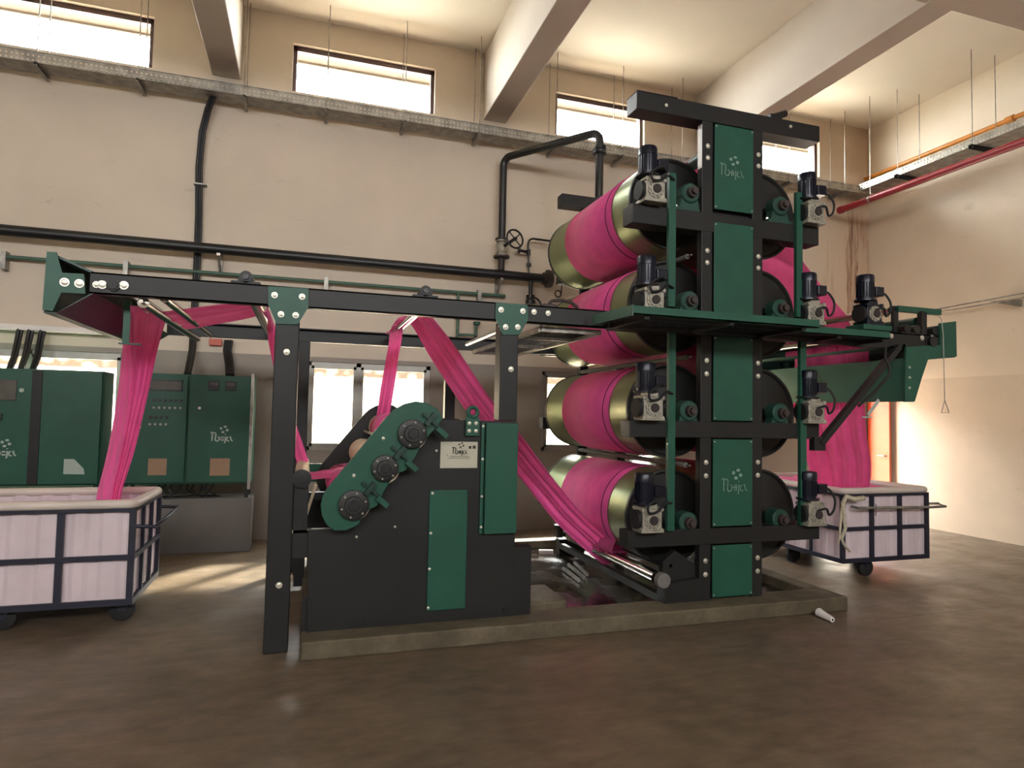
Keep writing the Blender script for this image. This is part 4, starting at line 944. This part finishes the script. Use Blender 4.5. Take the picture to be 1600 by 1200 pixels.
ribbon('falling_web', [(Vector((5.37, 5.07, 1.78)), Vector((5.37, 6.10, 1.80))), (Vector((5.38, 5.06, 1.45)), Vector((5.38, 6.02, 1.45))), (Vector((5.50, 5.12, 1.15)), Vector((5.48, 6.0, 1.15))), (Vector((5.62, 5.27, .84)), Vector((5.60, 6.02, .84)))], 80, 5, .02, seed=14)

# ================================================================== TROLLEYS
def trolley(x0, x1, y0, y1, zb, zt, label, nx, ny, casters, handle):
    t = thing('fabric_trolley', ((x0+x1)/2, (y0+y1)/2, 0), label, 'trolley', None)
    w_ = .025
    m = MB()
    # ribbed tub walls
    def wavy(a, b, fixed, axis, sgn):
        n = 60; rows_ = []
        for z in (zb, zt):
            r_ = []
            for k in range(n+1):
                u = a+(b-a)*k/n; d = .012*(1 if math.sin(2*PI*(u-a)/.19) > .2 else 0)*sgn
                r_.append((u, fixed+d, z) if axis == 'x' else (fixed+d, u, z))
            rows_.append(r_)
        m.grid(rows_)
    wavy(x0, x1, y0, 'x', 1); wavy(x0, x1, y1, 'x', -1); wavy(y0, y1, x0, 'y', 1); wavy(y0, y1, x1, 'y', -1)
    m.grid([[(x0, y0, zb), (x1, y0, zb)], [(x0, y1, zb), (x1, y1, zb)]])
    m.build('tub', 'plastic', t, solid=.008)
    rz = zt+.02; rr = .035
    MB().tube([Vector(p) for p in [(x0+.03, y0-.01, rz), (x1-.03, y0-.01, rz), (x1, y0, rz), (x1+.01, y0+.03, rz), (x1+.01, y1-.03, rz), (x1, y1, rz), (x1-.03, y1+.01, rz), (x0+.03, y1+.01, rz), (x0, y1, rz), (x0-.01, y1-.03, rz), (x0-.01, y0+.03, rz), (x0, y0, rz)]], rr, 12, closed=True).build('rim', 'rim', t, smooth=60)
    f = .022; zm = (zb+zt)/2-.03
    fr_ = MB()
    for xx in [x0-.012+(x1-x0+.024)*k/nx for k in range(nx+1)]:
        for yy in (y0-.02, y1+.02): fr_.box(xx-f, xx+f, yy-.012, yy+.012, zb-.02, zt-.01)
    for yy in [y0-.012+(y1-y0+.024)*k/ny for k in range(ny+1)]:
        for xx in (x0-.02, x1+.02): fr_.box(xx-.012, xx+.012, yy-f*.6, yy+f*.6, zb-.02, zt-.01)
    for zz, hh in ((zm, .018), (zb-.02, .022), (zt-.02, .012)):
        fr_.box(x0-.03, x1+.03, y0-.035, y0-.015, zz-hh, zz+hh).box(x0-.03, x1+.03, y1+.015, y1+.035, zz-hh, zz+hh)
        fr_.box(x0-.035, x0-.015, y0-.03, y1+.03, zz-hh, zz+hh).box(x1+.015, x1+.035, y0-.03, y1+.03, zz-hh, zz+hh)
    for k in range(4): yy = y0+(y1-y0)*(k+.5)/4; fr_.box(x0, x1, yy-.02, yy+.02, zb-.045, zb-.01)
    fr_.build('tub_frame', 'frame', t)
    for (cx, cy) in casters:
        wh = .088
        c_ = MB().box(cx-.05, cx+.05, cy-.05, cy+.05, zb-.055, zb-.04).prism([(cx-.06, cy-.03, zb-.05), (cx+.05, cy-.03, zb-.05), (cx+.02, cy-.03, wh-.01), (cx-.015, cy-.03, wh-.01)], (0, .006, 0)).prism([(cx-.06, cy+.024, zb-.05), (cx+.05, cy+.024, zb-.05), (cx+.02, cy+.024, wh-.01), (cx-.015, cy+.024, wh-.01)], (0, .006, 0)).build('caster_fork', 'frame', t)
        MB().lathe((cx, cy-.022, wh), (0, 1, 0), [(0, wh*.8), (.006, wh), (.038, wh), (.044, wh*.8)], 24).build('caster_wheel', 'rubber', c_, smooth=40)
    h = MB().tube([Vector(p) for p in handle], .014, 10).build('push_handle', 'galv' if x0 > 0 else 'frame', t, smooth=60)
    return t
tl = trolley(-3.0, -1.20, 5.42, 6.25, .19, .86, 'white ribbed fabric trolley at left edge with pink strand falling into it', 4, 3, [(-1.26, 5.53), (-2.0, 5.20+.3), (-1.35, 6.15), (-2.9, 6.1), (-2.9, 5.53)],
             [(-1.21, 5.40, .72), (-1.04, 5.40, .71), (-1.03, 6.28, .73), (-1.20, 6.28, .74)])
bx('lining_seam', 'plastic', tl, -2.98, -1.22, 6.235, 6.243, .30, .32)
tr_ = trolley(5.22, 6.32, 5.22, 6.85, .21, .87, 'white ribbed fabric trolley at right holding pink cloth under the outfeed chute', 3, 4, [(5.60, 5.30), (5.30, 6.0), (6.2, 6.7), (6.2, 6.0)],
              [(5.30, 5.18, .74), (5.30, 5.10, .735), (6.30, 5.10, .72), (6.50, 5.12, .72), (6.50, 5.20, .74), (6.34, 5.22, .74)])
# handwritten mark
p_ = atY(1368, 795, 5.19)
mk = MB()
for (a0, b0, a1, b1) in ((0, .05, .015, .03), (.015, .03, -.005, .02), (-.005, .02, .015, .0), (.015, 0, 0, -.015), (0, -.03, .012, -.045), (.012, -.045, -.003, -.06), (-.003, -.06, .012, -.075)):
    mk.bar((p_.x+a0, 5.192, p_.z+b0), (p_.x+a1, 5.192, p_.z+b1), .004, .006, up=(0, 1, 0))
bpy_mark = mk.build('ink_mark', 'frame', tr_)
# fabric pile in the right trolley
def heap(name, x0, x1, y0, y1, zf, mat, parent=None, seed=2, n=46, base=.4):
    r = random.Random(seed); ks = [(r.uniform(2, 9), r.uniform(2, 9), r.uniform(0, 6)) for _ in range(5)]
    top = [[Vector((x0+(x1-x0)*i/n, y0+(y1-y0)*j/n, 0)) for i in range(n+1)] for j in range(n+1)]
    for row in top:
        for v in row:
            e = min(v.x-x0, x1-v.x, v.y-y0, y1-v.y); e = min(1, e/.12)
            v.z = zf(v.x, v.y)+.02*sum(math.sin(a*v.x*2+b*v.y*2+c) for a, b, c in ks)*.5*e - .06*(1-e)
    m = MB().grid(top)
    return m.build(name, mat, parent, smooth=180, solid=.01)
ph = heap('fabric_heap', 5.27, 6.27, 5.27, 6.80, lambda x, y: .80+.07*(x-5.22)/1.1+.05*(y-5.2)/1.6, 'pink')
tag(ph, 'folded heap of magenta fabric lying inside the right trolley', 'fabric')
phl = heap('fabric_heap', -2.9, -1.26, 5.48, 6.19, lambda x, y: .40+.05*math.sin(3*x), 'pink', seed=5)
tag(phl, 'magenta fabric lying deep inside the left trolley', 'fabric')
# cloth strip tied to the right trolley handle
cs = MB()
q = [atY(1350, 778, 5.10), atY(1335, 780, 5.10), atY(1322, 776, 5.12), atY(1317, 785, 5.12), atY(1318, 800, 5.13), atY(1321, 825, 5.15), atY(1315, 842, 5.15), atY(1320, 853, 5.15), atY(1328, 862, 5.15)]
cs.tube(q, [.024, .026, .024, .020, .018, .017, .014, .013, .009], 8); q2 = [atY(1316, 790, 5.14), atY(1313, 820, 5.15), atY(1312, 840, 5.15), atY(1309, 850, 5.15)]; cs.tube(q2, [.014, .012, .010, .006], 6)
tag(cs.build('cloth_strip', 'cloth_strip', smooth=180), 'grubby cream cloth strip tied round the right trolley handle and hanging down', 'cloth strip')

# ================================================================== FLOOR ITEMS
yc = thing('yarn_cone', tuple(atZ(1290, 968, 0)), 'empty white yarn cone lying on the floor right of the plinth', 'cone')
A_ = atZ(1279, 963, 0)+Vector((0, 0, .034)); B_ = atZ(1301, 973, 0)+Vector((0, 0, .022)); dd = (B_-A_)
MB().lathe(A_, dd, [(0, .034), (.006, .036), (.012, .033), (dd.length-.006, .021), (dd.length, .019)], 24).build('cone_body', 'white', yc, smooth=35)
MB().cyl(B_, B_+dd.normalized()*.001, .009, 14).build('cone_hole', 'black', yc)
# scraps lying at the back between squeezing unit and tower
sc_specs = [('metal_bracket', (880, 858), 'pale metal bracket lying behind the pink diagonal strand'), ('pipe_offcut', (868, 866), 'short pale pipe offcut lying on the floor behind the wet bed'), ('drain_fitting', (876, 830), 'dark pipe fitting with bolt ends beside the lowest left drum')]
p = atZ(884, 868, 0); tag(MB().bar(p+Vector((0, 0, .02)), p+Vector((.12, .05, .22)), .05, .02).bar(p+Vector((.14, 0, .02)), p+Vector((.12, .05, .22)), .05, .02).box(p.x-.02, p.x+.2, p.y-.03, p.y+.03, 0, .02).build('metal_bracket', 'cream'), sc_specs[0][2], 'bracket')
p = atZ(864, 870, 0); tag(MB().lathe(p+Vector((0, 0, .04)), (-.9, .3, 0), [(0, .04), (.16, .04), (.16, .03), (0.01, .03)], 16).build('pipe_offcut', 'rim', smooth=35), sc_specs[1][2], 'pipe offcut')
p = atZ(874, 858, 0); tag(MB().cyl(p, p+Vector((0, 0, .25)), .04, 14).cyl(p+Vector((0, 0, .25)), p+Vector((0, 0, .29)), .07, 14).cyl(p+Vector((.05, 0, .18)), p+Vector((.3, -.2, .1)), .03, 12).cyl(p+Vector((.02, 0, .29)), p+Vector((.02, 0, .34)), .015, 8).build('drain_fitting', 'dark', smooth=40), sc_specs[2][2], 'pipe fitting')
for i, (a, b, c, d) in enumerate([(838, 853, 860, 850), (845, 862, 866, 866), (850, 868, 874, 862)]):
    A_, B_ = atZ(a, b, .012), atZ(c, d, .012)
    tag(MB().tube([A_, (A_+B_)/2+Vector((.03, .06, .01)), B_], .010, 6).build('plastic_scrap', 'white'), ('farthest', 'middle', 'nearest')[i]+' of three thin white scraps on the wet bed behind the squeezing unit', 'scrap', 'white plastic scraps behind the squeezing unit')
tag(MB().box(1.66, 2.0, 4.70, 5.2, .035, .16).build('concrete_block', 'curb', bevel=.02), 'rough grey concrete block in the wet bed beside the squeezing unit', 'block')
for i, (a, b, c, d) in enumerate([(880, 888, 905, 907), (888, 882, 913, 903), (897, 878, 918, 898)]):
    A_, B_ = atZ(a, b, .06), atZ(c, d, .06)
    tag(MB().bar(A_, B_, .02, .03).build('drain_bar', 'galv'), ('leftmost', 'middle', 'rightmost')[i]+' of three shiny metal bars lying in the wet bed', 'metal bar')
